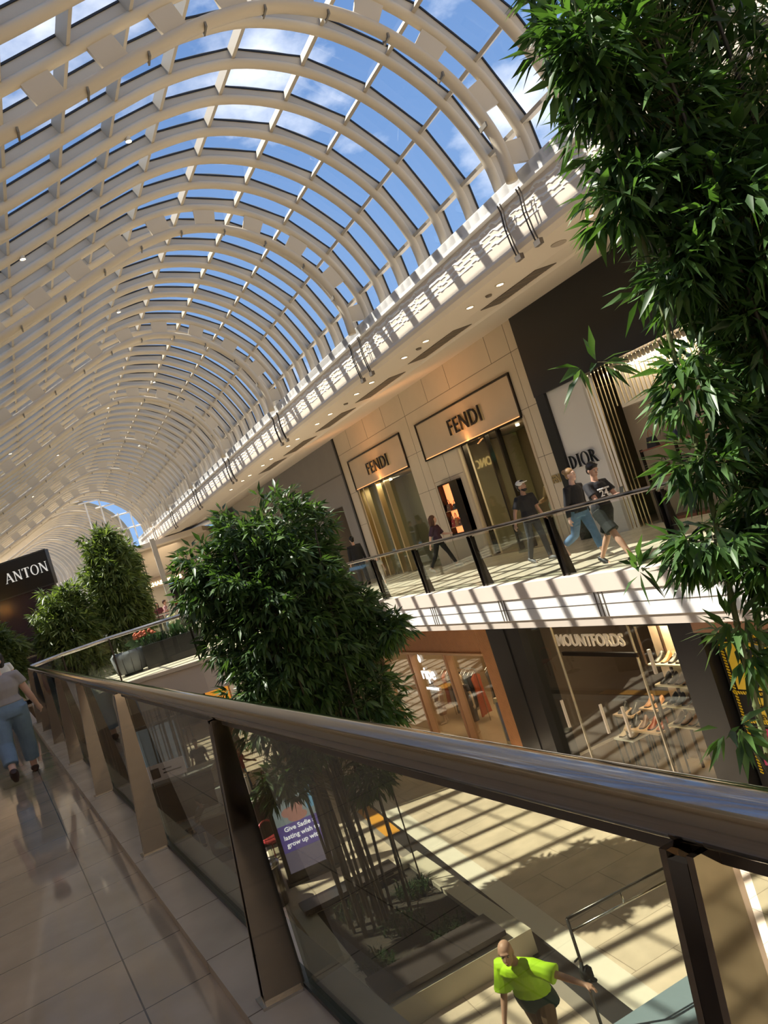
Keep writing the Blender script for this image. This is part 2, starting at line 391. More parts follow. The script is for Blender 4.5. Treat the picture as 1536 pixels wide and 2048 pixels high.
# truss chord + plates
ch = offs(curve, -.42); cut = [p for p in ch if p[1] > 5.3]
mb = MB(); mb.tube([(a, 0, b) for a, b in cut], .085, 10); chord_me = mb.mesh('chord', cream, True)
mb = MB()
for i in range(1, len(P)-1):
    j = i*5+2
    if j+1 >= len(curve): continue
    c0, c1 = curve[j-1], curve[j+1]; o_ = offs(curve, -.40); d0, d1 = o_[j-1], o_[j+1]
    mb.add([(c0[0], -.03, c0[1]), (c1[0], -.03, c1[1]), (d1[0], -.03, d1[1]), (d0[0], -.03, d0[1]), (c0[0], .03, c0[1]), (c1[0], .03, c1[1]), (d1[0], .03, d1[1]), (d0[0], .03, d0[1])],
           [(0, 1, 2, 3), (7, 6, 5, 4), (0, 4, 5, 1), (1, 5, 6, 2), (2, 6, 7, 3), (3, 7, 4, 0)])
plate_me = mb.mesh('web_plate', cream)
mb = MB()
for i in range(1, len(P)-1):
    j = i*5-1; c0 = offs(curve, -.51)[j]
    mb.box(c0[0]-.012, c0[0]+.012, -.09, .09, c0[1]-.004, c0[1]+.06)
clamp_me = mb.mesh('cable_clamp', mat('grey_clip', (.2, .18, .15), .5))
nw = 10
K0, K1 = -15, 48
for k in range(K0, K1+1):
    y = 8.95+BAY*k; x = -.065*(y-10)
    n_ = k-K0+1
    r_ = link('trim_%d' % (n_+9), rib_me); r_.location = (x, y, 0); tag(r_, kind='structure')
    link('web', web_me, r_); link('gasket', gk_me, r_)
    if k % 7 == 0:
        link('chord', chord_me, r_); link('web_plate', plate_me, r_); link('cable_clamp', clamp_me, r_)
    if k < K1:
        g = link('window_%d' % n_, pane_me); g.location = (x, y, 0); tag(g, kind='structure')
        link('glazing_bar', purl_me, g); link('roof_shade_panel', solid_me, g)
# brackets on cornice at each truss
mb = MB()
for dy in (0, .0):
    mb.tube([(6.90, -.02, 5.55), (6.92, -.02, 5.45), (6.9, -.02, 5.2), (6.92, -.02, 4.95), (6.95, -.02, 4.76)], .012, 6)
    mb.tube([(6.90, .05, 5.55), (6.92, .05, 5.45), (6.9, .05, 5.2), (6.92, .05, 4.95), (6.95, .05, 4.76)], .012, 6)
mb.box(6.93, 6.995, -.06, .09, 4.70, 4.78)
br_me = mb.mesh('cable_bracket', mat('bracket_grey', (.22, .19, .16), .4, .5))
tl = ['behind the camera', 'beside the black fascia', 'above the stone shopfront', 'above the grey plaster shopfront', 'past the grey shopfront', 'near the far end', 'before the end window', 'at the end window']
for j, k in enumerate(range(-7, 43, 7)):
    for dd, side in ((.12, 'near'), (.6, 'far')):
        y = 8.95+BAY*k+dd
        if y < 6: continue
        o = link('cable_bracket', br_me); o.location = (-.065*(y-10), y, 0)
        tag(o, 'grey cornice bracket, %s one of the pair %s' % (side, tl[j] if j < 8 else 'far away'), 'bracket', 'brackets on the wavy cornice')

# ---- end of the main vault: glazed crescent and second vault beyond
ye = 8.95+BAY*K1; xe = -.065*(ye-10)
P2 = [(a-.95, b-.05) for a, b in P]
mb = MB()
for i in range(4, len(P)-1):
    a, b, c, d = GP[i], GP[i+1], P2[i+1], P2[i]
    mb.add([(a[0]+xe, ye, a[1]), (b[0]+xe, ye, b[1]), (c[0]+xe, ye, c[1]), (d[0]+xe, ye, d[1])], [(0, 1, 2, 3)])
g = struct('window_90', mb, [glass_v])
mb = MB()
for i in range(8, len(P)-1):
    a = P[i]; c = P2[i]
    mb.tube([(a[0]+xe, ye-.05, a[1]), (a[0]+xe-1.1, ye-.05, a[1])], .05, 4)
for x_ in (4.4, 5.2, 6.0, 6.7):
    mb.tube([(x_+xe, ye-.06, 5.6), (x_+xe, ye-.06, 8.5 if x_ < 5.5 else 7.4)], .045, 4)
mb.build('window_frame', white, g)
for j in range(34):
    y = ye+.1+j*.85; a = j*.012; x = xe-.95-.065*(y-ye)-a*j*.85*.5
    r_ = link('trim_%d' % (90+j), rib_me); r_.location = (x, y, -.05); tag(r_, kind='structure')
    link('web', web_me, r_)
    if j % 7 == 0: link('chord', chord_me, r_)
    g = link('window_%d' % (91+j), pane_me); g.location = (x, y, -.05); tag(g, kind='structure'); link('glazing_bar', purl_me, g); link('roof_shade_panel', solid_me, g)
mb = MB(); mb.box(-14, 6, 78.5, 79, -4, 9); struct('wall_far', mb, MATS['beige_wall'])

# ================================================================== BALUSTRADES
def rail_right():
    t = empty('balustrade', (7.0, 10, 0), label='long glass balustrade with bronze handrail on the opposite walkway', cat='balustrade')
    mb = MB(shR); mb.tube([(7.05, y, 1.05) for y in np.arange(-8, 26.5, 1.0)], .034, 12); wb(mb, 'handrail', mat('bronze_handrail', (.17, .145, .125), .16, .9), t, True)
    ys = [-6.2, -3.7, -1.2, 1.3, 3.8, 6.2, 8.5, 11.0, 13.5, 15.9, 18.2, 20.6, 23.0, 25.4]
    for a, b in zip(ys[:-1], ys[1:]):
        mb = MB(shR); mb.box(7.08, 7.092, a+.05, b-.05, .02, .98); wb(mb, 'glass_panel', glass_b, t)
    for y in ys:
        mb = MB(shR)
        for d in (-.075, .05): mb.add([(7.03, y+d, 1.0), (7.08, y+d, 1.0), (7.22, y+d, 0.01), (7.06, y+d, 0.01), (7.03, y+d+.02, 1.0), (7.08, y+d+.02, 1.0), (7.22, y+d+.02, .01), (7.06, y+d+.02, .01)], CUBE_F)
        mb.box(7.08, 7.13, y-.055, y+.055, .01, .97)
        wb(mb, 'post', darksteel, t)
rail_right()
def rail_near():
    t = empty('balustrade', (.5, 3, 0), label='polished steel handrail and tinted glass balustrade right in front of the camera', cat='balustrade')
    mb = MB(shN)
    ys = list(np.arange(-4, 17.8, .5))
    mb.tube([(0, y, 1.145) for y in ys], .047, 28, flat=.85); wb(mb, 'handrail', steel, t, True)
    mb = MB(shN); mb.box(-.011, .011, -4, 17.5, 1.085, 1.105); wb(mb, 'rail_underside_bar', mat('dull_rail_bar', (.16, .145, .13), .35, .7), t)
    pys = [-1.6, .85, 3.16, 5.67, 8.18, 10.7, 13.2, 15.6, 17.5]
    for a, b in zip(pys[:-1], pys[1:]):
        mb = MB(shN); a += .05; b -= .05
        mb.add([(.004, a, .06), (.016, a, .06), (.016, b, .06), (.004, b, .06), (.004, a, 1.09), (.016, a, 1.09), (.016, b, 1.09), (.004, b, 1.09)], CUBE_F)
        wb(mb, 'glass_panel', glass_n, t)
    for y in pys:
        for d in (-.028, .016):
            mb = MB(shN)
            mb.add([(-.165, y+d, .055), (-.005, y+d, .055), (-.005, y+d+.012, .055), (-.165, y+d+.012, .055), (-.048, y+d, 1.11), (.012, y+d, 1.11), (.012, y+d+.012, 1.11), (-.048, y+d+.012, 1.11)], CUBE_F)
            wb(mb, 'post', mat('post_mirror_steel', (.27, .235, .195), .06, 1.0), t)
        mb = MB(shN); mb.add([(-.158, y-.016, .056), (-.146, y-.016, .056), (-.146, y+.016, .056), (-.158, y+.016, .056), (-.05, y-.016, 1.10), (-.038, y-.016, 1.10), (-.038, y+.016, 1.10), (-.05, y+.016, 1.10)], CUBE_F)
        wb(mb, 'post_infill', darksteel, t)
        mb = MB(shN); mb.box(-.18, -.02, y-.05, y+.05, .055, .066); wb(mb, 'base_plate', steel2, t)
rail_near()
# ---- bridge across the atrium
fe = [(-1.30, 18.0), (-.75, 19.6), (.35, 20.5), (2.12, 19.5), (4.3, 18.9), (6.6, 19.6)]
poly = fe+[(6.6, 24.9), (-2.0, 24.9)]
mb = MB(); mb.prismz(poly, -.09, 0.0); struct('floor_bridge', mb, mat('bridge_floor', (.72, .62, .47), .3))
mb = MB(); mb.prismz([(a, b+.06) for a, b in poly], -.78, -.1); struct('floor_slab_bridge', mb, mat('slab_edge_paint', (.62, .55, .47), .6))
t = empty('balustrade', (1, 24, 0), label='glass balustrade with satin rail crossing behind the grey lounge seats', cat='balustrade')
rp = [(-1.26, 18.0, 1.14), (-.70, 19.68, 1.14), (.36, 20.6, 1.14), (2.14, 19.62, 1.14), (4.3, 19.0, 1.12), (6.2, 19.6, 1.08)]
mb = MB(); mb.tube(rp, .045, 10); wb(mb, 'handrail', steel2, t, True)
for a, b in zip(rp[:-1], rp[1:]):
    mb = MB(); a = Vector(a); b = Vector(b); n = Vector((-(b-a).y, (b-a).x, 0)).normalized()*.006
    mb.add([tuple(Vector((p.x, p.y, z))+s_*n) for z in (0.02, 1.07) for p, s_ in ((a, -1), (b, -1), (b, 1), (a, 1))], CUBE_F); wb(mb, 'glass_panel', glass_b, t)
    mb = MB(); mb.box(a.x-.02, a.x+.02, a.y-.04, a.y+.04, 0, 1.1); wb(mb, 'post', darksteel, t)
t = empty('balustrade', (1, 36.9, 0), label='farther glass balustrade with satin rail behind the first bamboo clumps', cat='balustrade')
mb = MB(); mb.tube([(-3, 36.9, 1.05), (4.9, 36.9, 1.05)], .04, 8); wb(mb, 'handrail', steel2, t, True)
mb = MB(); mb.box(-3, 4.9, 36.89, 36.902, .02, .98); wb(mb, 'glass_panel', glass_b, t)

# ================================================================== UPPER RIGHT SHOPS (wall plane x0 = 11)
def cv(y, z=0.):            # measured on the plane x = 10.6 -> the wall that drifts left with distance
    t = 11.65/(10.6+.065*y); return t*y, 1.6+(z-1.6)*t
def up(y, z): a, b = cv(y, z); return a, b
def wy(y): return cv(y)[0]
XW = 11.0
def pbox(mb, y0, y1, z0, z1, d0, d1): return mb.box(XW-d1, XW-d0, y0, y1, z0, z1)     # d = distance out from the wall
WX = Vector((.065, -1, 0)).normalized()
def wpt(x0, y, z): return Vector((x0-.065*(y-10), y, z))
def frame(mb, y0, y1, z0, z1, d0, d1, t_):
    pbox(mb, y0, y0+t_, z0, z1, d0, d1); pbox(mb, y1-t_, y1, z0, z1, d0, d1); pbox(mb, y0+t_, y1-t_, z1-t_, z1, d0, d1); return mb
yA, yB = wy(15.45), wy(29.6)               # ends of the stone shopfront
s1a, s1b = wy(23.4), wy(28.75); s2a, s2b = wy(16.3), wy(22.1)
ZS, ZT, Z1 = 3.18, 4.28, 3.24
# wall pieces behind everything
mb = MB(shR); mb.box(14.4, 14.6, -9, 60, 0, 5.6); struct('wall_right', mb, mat('shop_back_wall', (.30, .25, .18), .6))
t = empty('shopfront', (10.3, 21, 0), label='beige stone luxury shopfront with two lit bronze sign boxes', cat='shopfront')
mb = MB(shR)
pbox(mb, yA, s2a, 0, 5.45, -.4, 0); pbox(mb, s2b, s1a, 0, 5.45, -.4, 0); pbox(mb, s1b, yB, 0, 5.45, -.4, 0)
pbox(mb, s2a, s2b, ZT, 5.45, -.4, 0); pbox(mb, s1a, s1b, ZT+.05, 5.45, -.4, 0)
yd = wy(20.06)
pbox(mb, yd, s2b, 0, ZS, -.4, -.02)
wb(mb, 'stone_cladding', stone_m, t)
mb = MB(shR)
for y in (15.95, 19.3, 22.6, 24.3, 26.1, 28.0, 16.9, 20.8):
    yy = wy(y); pbox(mb, yy, yy+.012, 4.66 if s2a < yy < s2b or s1a < yy < s1b else 0, 5.44, 0, .003)
pbox(mb, yA, yB, 4.66, 4.672, 0, .003)
for z in (2.1, 3.3): pbox(mb, yA, s2a, z, z+.012, 0, .003); pbox(mb, s2b, s1a, z+.2, z+.212, 0, .003); pbox(mb, s1b, yB, z-.1, z-.088, 0, .003)
pbox(mb, wy(21.0), wy(21.0)+.012, 0, ZS, -.02, -.017); pbox(mb, yd, s2b, 2.45, 2.462, -.02, -.017)
wb(mb, 'stone_joint', stone_line, t)
SP_ = []
for a, b, z0, nm in ((s1a, s1b, Z1, 0), (s2a, s2b, ZS, 1)):
    mb = MB(shR); pbox(mb, a+.05, b-.05, z0+.02, ZT-.05+(.05 if nm == 0 else 0), -.15, .02); sg = wb(mb, 'sign_panel', bronze, t); SP_.append(sg)
    mb = MB(shR); frame(mb, a, b, z0-.02, ZT+(.05 if nm == 0 else 0), -.1, .05, .045); pbox(mb, a, b, z0-.045, z0, -.1, .05); wb(mb, 'sign_frame', darksteel, t)
    mb = MB(shR); pbox(mb, a+.1, b-.1, z0+.002, z0+.022, .022, .045); wb(mb, 'light_strip', orange_glow, t)
    L = area('sign_strip_light', tuple(wpt(XW-.16, (a+b)/2, z0+.05)), b-a-.4, 17, (1, .42, .14), (0, R(105), R(3.7)), .08); keep(L, t)
    L.rotation_euler = Vector((.55, 0, 1)).to_track_quat('-Z', 'X').to_euler()
f1 = (cv(26.95)[0], cv(24.9)[0]); f2 = (cv(20.0)[0], cv(18.1)[0])
for (ya, yb), sz, z in ((f1, .58, 3.54), (f2, .62, 3.50)):
    o = text('sign_letter', 'FENDI', sz, wpt(XW-.075, ya, z), WX, (0, 0, 1), darksteel, None, .03, bold=.0, fit=(ya-yb)*1.0, spacing=1.12); keep(o, SP_[0 if ya == f1[0] else 1])
    o = text('letter_side', 'FENDI', sz, wpt(XW-.035, ya-.022, z-.0), WX, (0, 0, 1), mat('letter_side_gold', (.95, .8, .5), .35, .6), None, .03, bold=.0, fit=(ya-yb)*1.0, spacing=1.12); keep(o, SP_[0 if ya == f1[0] else 1])  # gold letter sides, a second copy just behind the dark faces
# glazing
mb = MB(shR); pbox(mb, s1a+.02, s1b-.02, 0.05, Z1-.03, -.12, -.10); wb(mb, 'glazing', glass_s, t)
mb = MB(shR); pbox(mb, s2a+.02, yd-.03, 0.05, ZS-.03, -.22, -.20); wb(mb, 'glazing', glass_s, t)
for y in (28.4, 27.9, 26.6, 25.75):
    yy = wy(y); mb = MB(shR); pbox(mb, yy-.04, yy+.04, .02, Z1-.03, -.12, .06); wb(mb, 'mullion', gold, t)
for y in (19.9, 18.55, 17.9):
    yy = wy(y); mb = MB(shR); pbox(mb, yy-.03, yy+.03, .02, ZS-.03, -.24, -.12); wb(mb, 'mullion', darksteel, t)
mb = MB(shR); pbox(mb, s2a-.06, s2a+.03, 0, ZS, -.3, .02); wb(mb, 'door_frame', bronze, t); mb = MB(shR); pbox(mb, s1b-.02, s1b+.03, 0, Z1, -.2, .02); wb(mb, 'door_frame', bronze, t); mb = MB(shR); pbox(mb, yd-.10, yd, 0, ZS, -.3, .0); wb(mb, 'door_frame', bronze, t)
mb = MB(shR); pbox(mb, yB, yB+.12, 0, 5.42, -.4, .05); wb(mb, 'edge_trim', black, t)
# interior of the stone shopfront
mb = MB(shR)
pbox(mb, yA, yB, 0, .004, -3.3, -.05); struct('floor_stone_shop', mb, mat('shop_floor_dark', (.25, .2, .15), .2))
for a, b, d0, d1 in ((s1a-.5, s1a-.3, -3.3, -.45), (s2b+.1, s2b+.2, -3.3, -.45), (yB-.3, yB-.2, -3.3, -.45), (yA, yA+.15, -3.3, -.45), (s1a, s1b, -1.9, -1.8)):
    mb = MB(shR); pbox(mb, a, b, 0, 3.25, d0, d1); struct('wall_stone_shop', mb, mat('olive_partition', (.22, .20, .12), .4))
mb = MB(shR); pbox(mb, yA, yB, 3.28, 3.36, -3.3, -.45); struct('ceiling_stone_shop', mb, mat('shop_ceiling', (.16, .15, .13), .6))
mb = MB(shR); pbox(mb, wy(17.2), wy(16.4), .2, 2.2, -1.2, -1.1); mb.build('light_panel', mat('lit_display_panel', (1, .8, .5), .5, emit=(1, .72, .34), es=.9), label='glowing yellow panel inside the glazed doorway, at its right', cat='light panel')
mb = MB(shR); pbox(mb, wy(19.6), wy(18.7), .3, 2.3, -2.85, -2.75); mb.build('light_panel', mat('lit_display_panel_dim', (1, .8, .5), .5, emit=(1, .6, .3), es=.35), label='dim orange panel behind the bag display shelves in the doorway', cat='light panel')
for (y, d, z) in ((19.6, -1.2, 3.2), (19.2, -1.6, 3.2), (18.9, -2.2, 3.2), (17.7, -1.5, 3.2), (17.2, -2.2, 3.2), (27.8, -1, 3.2), (25, -1, 3.2)):
    mb = MB(shR); yy = wy(y); mb.lathe([(.05, 0), (.05, .06)], (XW-d, yy, z), 10); mb.build('ceiling_spot', warm_glow, label='small round spotlight in the ceiling inside the stone shopfront', cat='spotlight', group='spotlights inside the stone shopfront')
keep(area('shop_light', tuple(wpt(XW+1.2, wy(18.5), 3.2)), 2.0, 70, (1, .78, .5), (0, 0, 0), 1), t)
keep(area('shop_light', tuple(wpt(XW+1.0, wy(26), 3.15)), 2.5, 45, (1, .85, .6), (0, 0, 0), .8), t)
# lit niche with two shelves
ya, yb = wy(21.62), wy(20.4)
mb = MB(shR); pbox(mb, yb, ya, .85, 2.3, -.03, -.02+.0); wb(mb, 'niche_back', mat('niche_glow', (1, .6, .35), .5, emit=(1, .42, .16), es=1.0), t)
mb = MB(shR); frame(mb, yb-.04, ya+.04, .85, 2.34, -.1, .14, .04); pbox(mb, yb-.04, ya+.04, .82, .86, -.1, .14); pbox(mb, yb-.04, yb+.42, .86, 2.3, -.1, .13)
wb(mb, 'niche_frame', darksteel, t)
for z in (1.52, 1.04): mb = MB(shR); pbox(mb, yb+.4, ya, z, z+.02, -.02, .13); wb(mb, 'niche_shelf', gold, t)
ex = (cv(17.35)[0], cv(17.05)[0])
sg = empty('exit_sign', tuple(wpt(XW+.9, ex[0], 2.55)), label='small green running man exit sign inside the stone shopfront', cat='exit sign')
mb = MB(shR); mb.box(XW+.88, XW+.92, ex[1]-.1, ex[0]+.1, 2.53, 2.74); wb(mb, 'sign_box', mat('exit_green', (.02, .5, .35), .4, emit=(.0, .55, .38), es=.8), sg)
mb = MB(shR); mb.ball((XW+.875, ex[0]-.12, 2.69), (.005, .018, .018), 8, 6); mb.tube([(XW+.875, ex[0]-.12, 2.67), (XW+.875, ex[0]-.15, 2.61), (XW+.875, ex[0]-.1, 2.56)], .009, 5); mb.tube([(XW+.875, ex[0]-.15, 2.61), (XW+.875, ex[0]-.2, 2.57)], .009, 5); mb.tube([(XW+.875, ex[0]-.08, 2.64), (XW+.875, ex[0]-.18, 2.66)], .008, 5)
wb(mb, 'running_figure', mat('exit_white', (1, 1, 1), .5, emit=(.8, 1, .9), es=1), sg)
# small gold name plate right of the door
o = text('name_plate', 'FENDI', .26, wpt(XW-.012, cv(15.93)[0], 1.42), WX, (0, 0, 1), gold, None, .02, bold=.008, sx=.62)
tag(o, 'small gold lettering low on the stone pier at head height', 'sign')

# ---- handbags
def handbag(w_, h_, d_, m, hm, arch=.6):
    t = empty('handbag'); mb = MB()
    mb.add([(-w_/2, -d_/2, 0), (w_/2, -d_/2, 0), (w_/2, d_/2, 0), (-w_/2, d_/2, 0), (-w_*.38, -d_*.25, h_), (w_*.38, -d_*.25, h_), (w_*.38, d_*.25, h_), (-w_*.38, d_*.25, h_)], CUBE_F)
    mb.build('bag_body', m, t)
    mb = MB(); mb.tube([(-w_*.25+0*a, 0, h_) if a == 0 else (-w_*.25*math.cos(a), 0, h_+h_*arch*math.sin(a)) for a in np.linspace(0, PI, 9)], .009, 6); mb.build('handle', hm, t, True)
    mb = MB(); mb.box(-w_*.1, w_*.1, -d_/2-.004, -d_/2+.012, h_*.45, h_*.62); mb.build('clasp', gold, t)
    return t
cols = [mat('brown_leather', (.14, .05, .025), .4), mat('black_leather', (.015, .015, .015), .35), mat('tan_leather', (.42, .2, .08), .45), mat('red_leather', (.35, .03, .03), .4), mat('cream_leather', (.7, .6, .45), .45), mat('navy_leather', (.03, .04, .1), .4)]
def put_bag(y, z, d, i, w_, h_, label, group=None, x0=None):
    b = handbag(w_, h_, .12, cols[i], cols[(i+1) % 6]); b.location = wpt((x0 or XW)-d, y, z); b.rotation_euler = (0, 0, -PI/2+.065)
    tag(b, label, 'handbag', group)
nyc = (ya+yb+.4)/2
put_bag(nyc+.17, 1.54, .06, 0, .24, .2, 'dark brown handbag on the upper niche shelf, left one', 'bags in the lit niche')
put_bag(nyc-.16, 1.54, .06, 1, .2, .16, 'black handbag on the upper niche shelf, right one', 'bags in the lit niche')
put_bag(nyc+.2, 1.06, .06, 3, .2, .2, 'red handbag on the lower niche shelf, leftmost', 'bags in the lit niche')
put_bag(nyc, 1.06, .06, 2, .18, .24, 'tall tan handbag in the middle of the lower niche shelf', 'bags in the lit niche')
put_bag(nyc-.2, 1.06, .06, 0, .2, .17, 'dark brown handbag on the lower niche shelf, right end', 'bags in the lit niche')
# display wall inside door
dt = empty('display_shelf', tuple(wpt(XW+2.2, wy(19.1), 0)), label='backlit bag display wall inside the glazed doorway', cat='shelf')
for z in (.8, 1.45, 2.1):
    mb = MB(shR); mb.box(XW+2.15, XW+2.5, wy(18.7), wy(19.6), z-.02, z); wb(mb, 'shelf', gold, dt)
mb = MB(shR)
for y_ in (18.68, 19.62): mb.box(XW+2.46, XW+2.5, wy(y_)-.015, wy(y_)+.015, 0, 2.3)
wb(mb, 'upright', gold, dt)
for i, (y, z) in enumerate([(19.4, .8), (19.0, .8), (19.4, 1.45), (18.95, 1.45), (19.2, 2.1)]):
    put_bag(wy(y), z, -2.3, (i*2+1) % 6, .28, .24, '%s handbag on the %s shelf of the backlit display wall' % (['black', 'red', 'navy', 'black', 'red'][i] + [' left', ' right', ' left', ' right', ' single'][i], ['lowest', 'lowest', 'middle', 'middle', 'top'][i]), 'bags on the display wall')

# ---- black fascia shop (right)
t = empty('shopfront', tuple(wpt(XW, 13, 0)), label='shopfront under a huge plain black fascia, white panel and slim gold rods', cat='shopfront')
y0, y1 = 5.0, yA
zf = 3.42
mb = MB(shR); pbox(mb, y0, y1, zf, 5.36, -.3, .12); wb(mb, 'fascia', black, t)
mb = MB(shR); pbox(mb, wy(15.08), y1, 0, zf, -.3, .10); wb(mb, 'jamb', black, t)
mb = MB(shR); pbox(mb, wy(13.8), wy(15.08), 0, zf, -.3, .03); wb(mb, 'white_panel', mat('white_shop_panel', (.74, .72, .70), .45), t)
mb = MB(shR); pbox(mb, 5, wy(13.8), 0, zf, -.9, -.8); wb(mb, 'back_panel', mat('champagne_ribbed_panel', (.52, .43, .32), .4, .2), t)
mb = MB(shR); pbox(mb, 9.6, wy(13.25), 2.5, zf, -.8, -.35); wb(mb, 'beam', mat('pale_ceiling_beam', (.8, .72, .6), .5), t)
k = 0
for y in np.arange(9.9, wy(13.78), .115):
    mb = MB(shR); zlo = 0.02 if y > wy(13.1) else 2.55
    pbox(mb, y-.007, y+.007, zlo, zf, -.05, -.03); wb(mb, 'gold_rod', mat('polished_gold_rod', (.95, .82, .55), .2, 1.0), t); k += 1
mb = MB(shR); pbox(mb, wy(11), wy(13.1), .9, .93, -.8, -.3); pbox(mb, wy(11), wy(13.1), 1.5, 1.53, -.8, -.3); pbox(mb, wy(11), wy(13.1), 0, .06, -.8, -.3); wb(mb, 'display_shelf', mat('red_brown_shelf', (.22, .08, .05), .4), t)
for y in (11, 12.1, 13.1): mb = MB(shR); pbox(mb, wy(y)-.02, wy(y)+.02, 0, 1.55, -.35, -.3); wb(mb, 'shelf_post', darksteel, t)
keep(area('shop_light', tuple(wpt(XW+.4, 11.5, 3.3)), .5, 110, (1, .82, .62), (0, 0, 0), 3), t)
keep(area('lintel_light', tuple(wpt(XW-.0, 12.4, zf-.03)), .06, 4, (1, .85, .6), (0, 0, 0), 3), t)
for i, (y, z, c_, l_) in enumerate([(12.9, 1.53, 1, 'black handbag on the upper shelf beside the gold rods'), (12.3, 1.53, 5, 'navy handbag on the upper shelf, second from the gold rods'), (12.75, .93, 0, 'brown handbag on the lower shelf beside the gold rods'), (12.2, .93, 1, 'black handbag on the lower shelf, second from the gold rods'), (11.6, 1.53, 4, 'cream handbag on the upper shelf behind the bamboo leaves')]):
    put_bag(wy(y), z, -.5, c_, .26, .22, l_, 'bags right of the gold rods')
def serif_word(word, size, origin, xdir, m, parent, depth=.03, gap=.12):
    """upright classical capitals with thick and thin strokes and serifs, built as flat-faced relief"""
    X = Vector(xdir).normalized(); Z = X.cross(Vector((0, 0, 1)))
    def stroke(L, x0, y0, x1, y1, w_): L.append(('s', x0, y0, x1, y1, w_))
    th, tn, se = .15, .045, .035
    G = {}
    def serif(L, x, y, w_=.13): L.append(('s', x-w_, y, x+w_, y, se))
    A = []; stroke(A, .04, 0, .40, 1, tn); stroke(A, .40, 1, .76, 0, th); stroke(A, .17, .34, .63, .34, tn); serif(A, .04, .015, .1); serif(A, .76, .015, .14); G['A'] = (A, .84)
    N = []; stroke(N, .12, 0, .12, 1, tn); stroke(N, .12, 1, .72, 0, th); stroke(N, .72, 0, .72, 1, tn); serif(N, .12, .015, .1); serif(N, .08, .985, .09); serif(N, .72, .985, .1); G['N'] = (N, .86)
    T = []; stroke(T, .38, 0, .38, 1, th); stroke(T, .02, .97, .74, .97, tn); stroke(T, .04, .97, .03, .80, tn); stroke(T, .72, .97, .73, .80, tn); serif(T, .38, .015, .15); G['T'] = (T, .76)
    O = [('o', .42, .5, .42, .52, .30, .47)]; G['O'] = (O, .86)
    I = []; stroke(I, .17, 0, .17, 1, th); serif(I, .17, .015, .17); serif(I, .17, .985, .17); G['I'] = (I, .36)
    D = []; stroke(D, .16, 0, .16, 1, th); serif(D, .12, .015, .13); serif(D, .12, .985, .13); D.append(('d', .16, .5, .58, .5, .43, .46)); G['D'] = (D, .80)
    Rr = []; stroke(Rr, .16, 0, .16, 1, th); serif(Rr, .15, .015, .15); serif(Rr, .12, .985, .13); Rr.append(('d', .16, .74, .42, .26, .29, .225)); stroke(Rr, .38, .50, .74, 0, th); serif(Rr, .76, .015, .1); G['R'] = (Rr, .82)
    cx_ = 0; out_ = []
    for c_ in word:
        L, adv = G[c_]; mb = MB()
        def P3(u, v, d): return tuple(Vector(origin)+X*((cx_+u)*size)+Vector((0, 0, v*size))+Z*d)
        for it in L:
            if it[0] == 's':
                _, x0, y0_, x1, y1_, w_ = it; dx, dy = x1-x0, y1_-y0_; l = math.hypot(dx, dy)
                if abs(dy) > abs(dx)*.2: hx, hy = w_/2, 0.
                else: hx, hy = -dy/l*w_/2, dx/l*w_/2
                q = [(x0-hx, y0_-hy), (x1-hx, y1_-hy), (x1+hx, y1_+hy), (x0+hx, y0_+hy)]
                mb.add([P3(u, v, 0) for u, v in q]+[P3(u, v, depth) for u, v in q], CUBE_F)
            else:
                full = it[0] == 'o'; _, ux, uy, ra, rb, ia, ib = it; n = 28; a0, a1 = (0, 2*PI) if full else (-PI/2, PI/2)
                an = np.linspace(a0, a1, n); vs = []
                for a in an:
                    for d in (0, depth): vs += [P3(ux+ra*math.cos(a), uy+rb*math.sin(a), d), P3(ux+ia*math.cos(a), uy+ib*math.sin(a), d)]
                fs = []
                for i in range(n-1):
                    a = i*4; b = a+4; fs += [(a, b, b+1, a+1), (a+2, a+3, b+3, b+2), (a, a+2, b+2, b), (a+1, b+1, b+3, a+3)]
                mb.add(vs, fs)
        o = wb(mb, 'sign_letter', m, parent) if parent else mb.build('sign_letter', m); out_.append(o); cx_ += adv+gap
    return out_
yD = cv(14.98)[0]
serif_word('DIOR', .30, wpt(XW-.06, yD, cv(14.5, 1.60)[1]), WX, mat('chrome_letter', (.10, .10, .13), .12, .9), t, .03, .10)
serif_word('DIOR', .30, wpt(XW-.035, yD-.015, cv(14.5, 1.60)[1]-.005), WX, mat('letter_edge_white', (.95, .95, .95), .3), t, .008, .10)

# ---- grey plaster shop
t = empty('shopfront', tuple(wpt(XW, 30, 0)), label='plain grey plaster shopfront with a tall dark doorway', cat='shopfront')
mb = MB(shR); gy0 = yB+.12; gd0, gd1 = wy(31.0), wy(34.2)
pbox(mb, gy0, gd0, 0, 5.42, -.3, 0); pbox(mb, gd1, 38, 0, 5.42, -.3, 0); pbox(mb, gd0, gd1, 2.95, 5.42, -.3, 0); wb(mb, 'plaster_wall', greyw, t)
mb = MB(shR); pbox(mb, gd0+.75, gd1, 0, 2.95, -1.2, -1.0); wb(mb, 'dark_interior', mat('dark_brown_interior', (.07, .045, .03), .5), t)
mb = MB(shR); pbox(mb, gd0, gd0+.7, 0, 2.95, -.9, -.3); wb(mb, 'pale_reveal', mat('pale_reveal', (.48, .47, .45), .5), t)
mb = MB(shR); pbox(mb, gy0, 38, 4.02, 4.04, -.01, .02); wb(mb, 'plaster_strip', mat('grey_line', (.15, .14, .13), .6), t)  # thin dark grey strip across the plaster
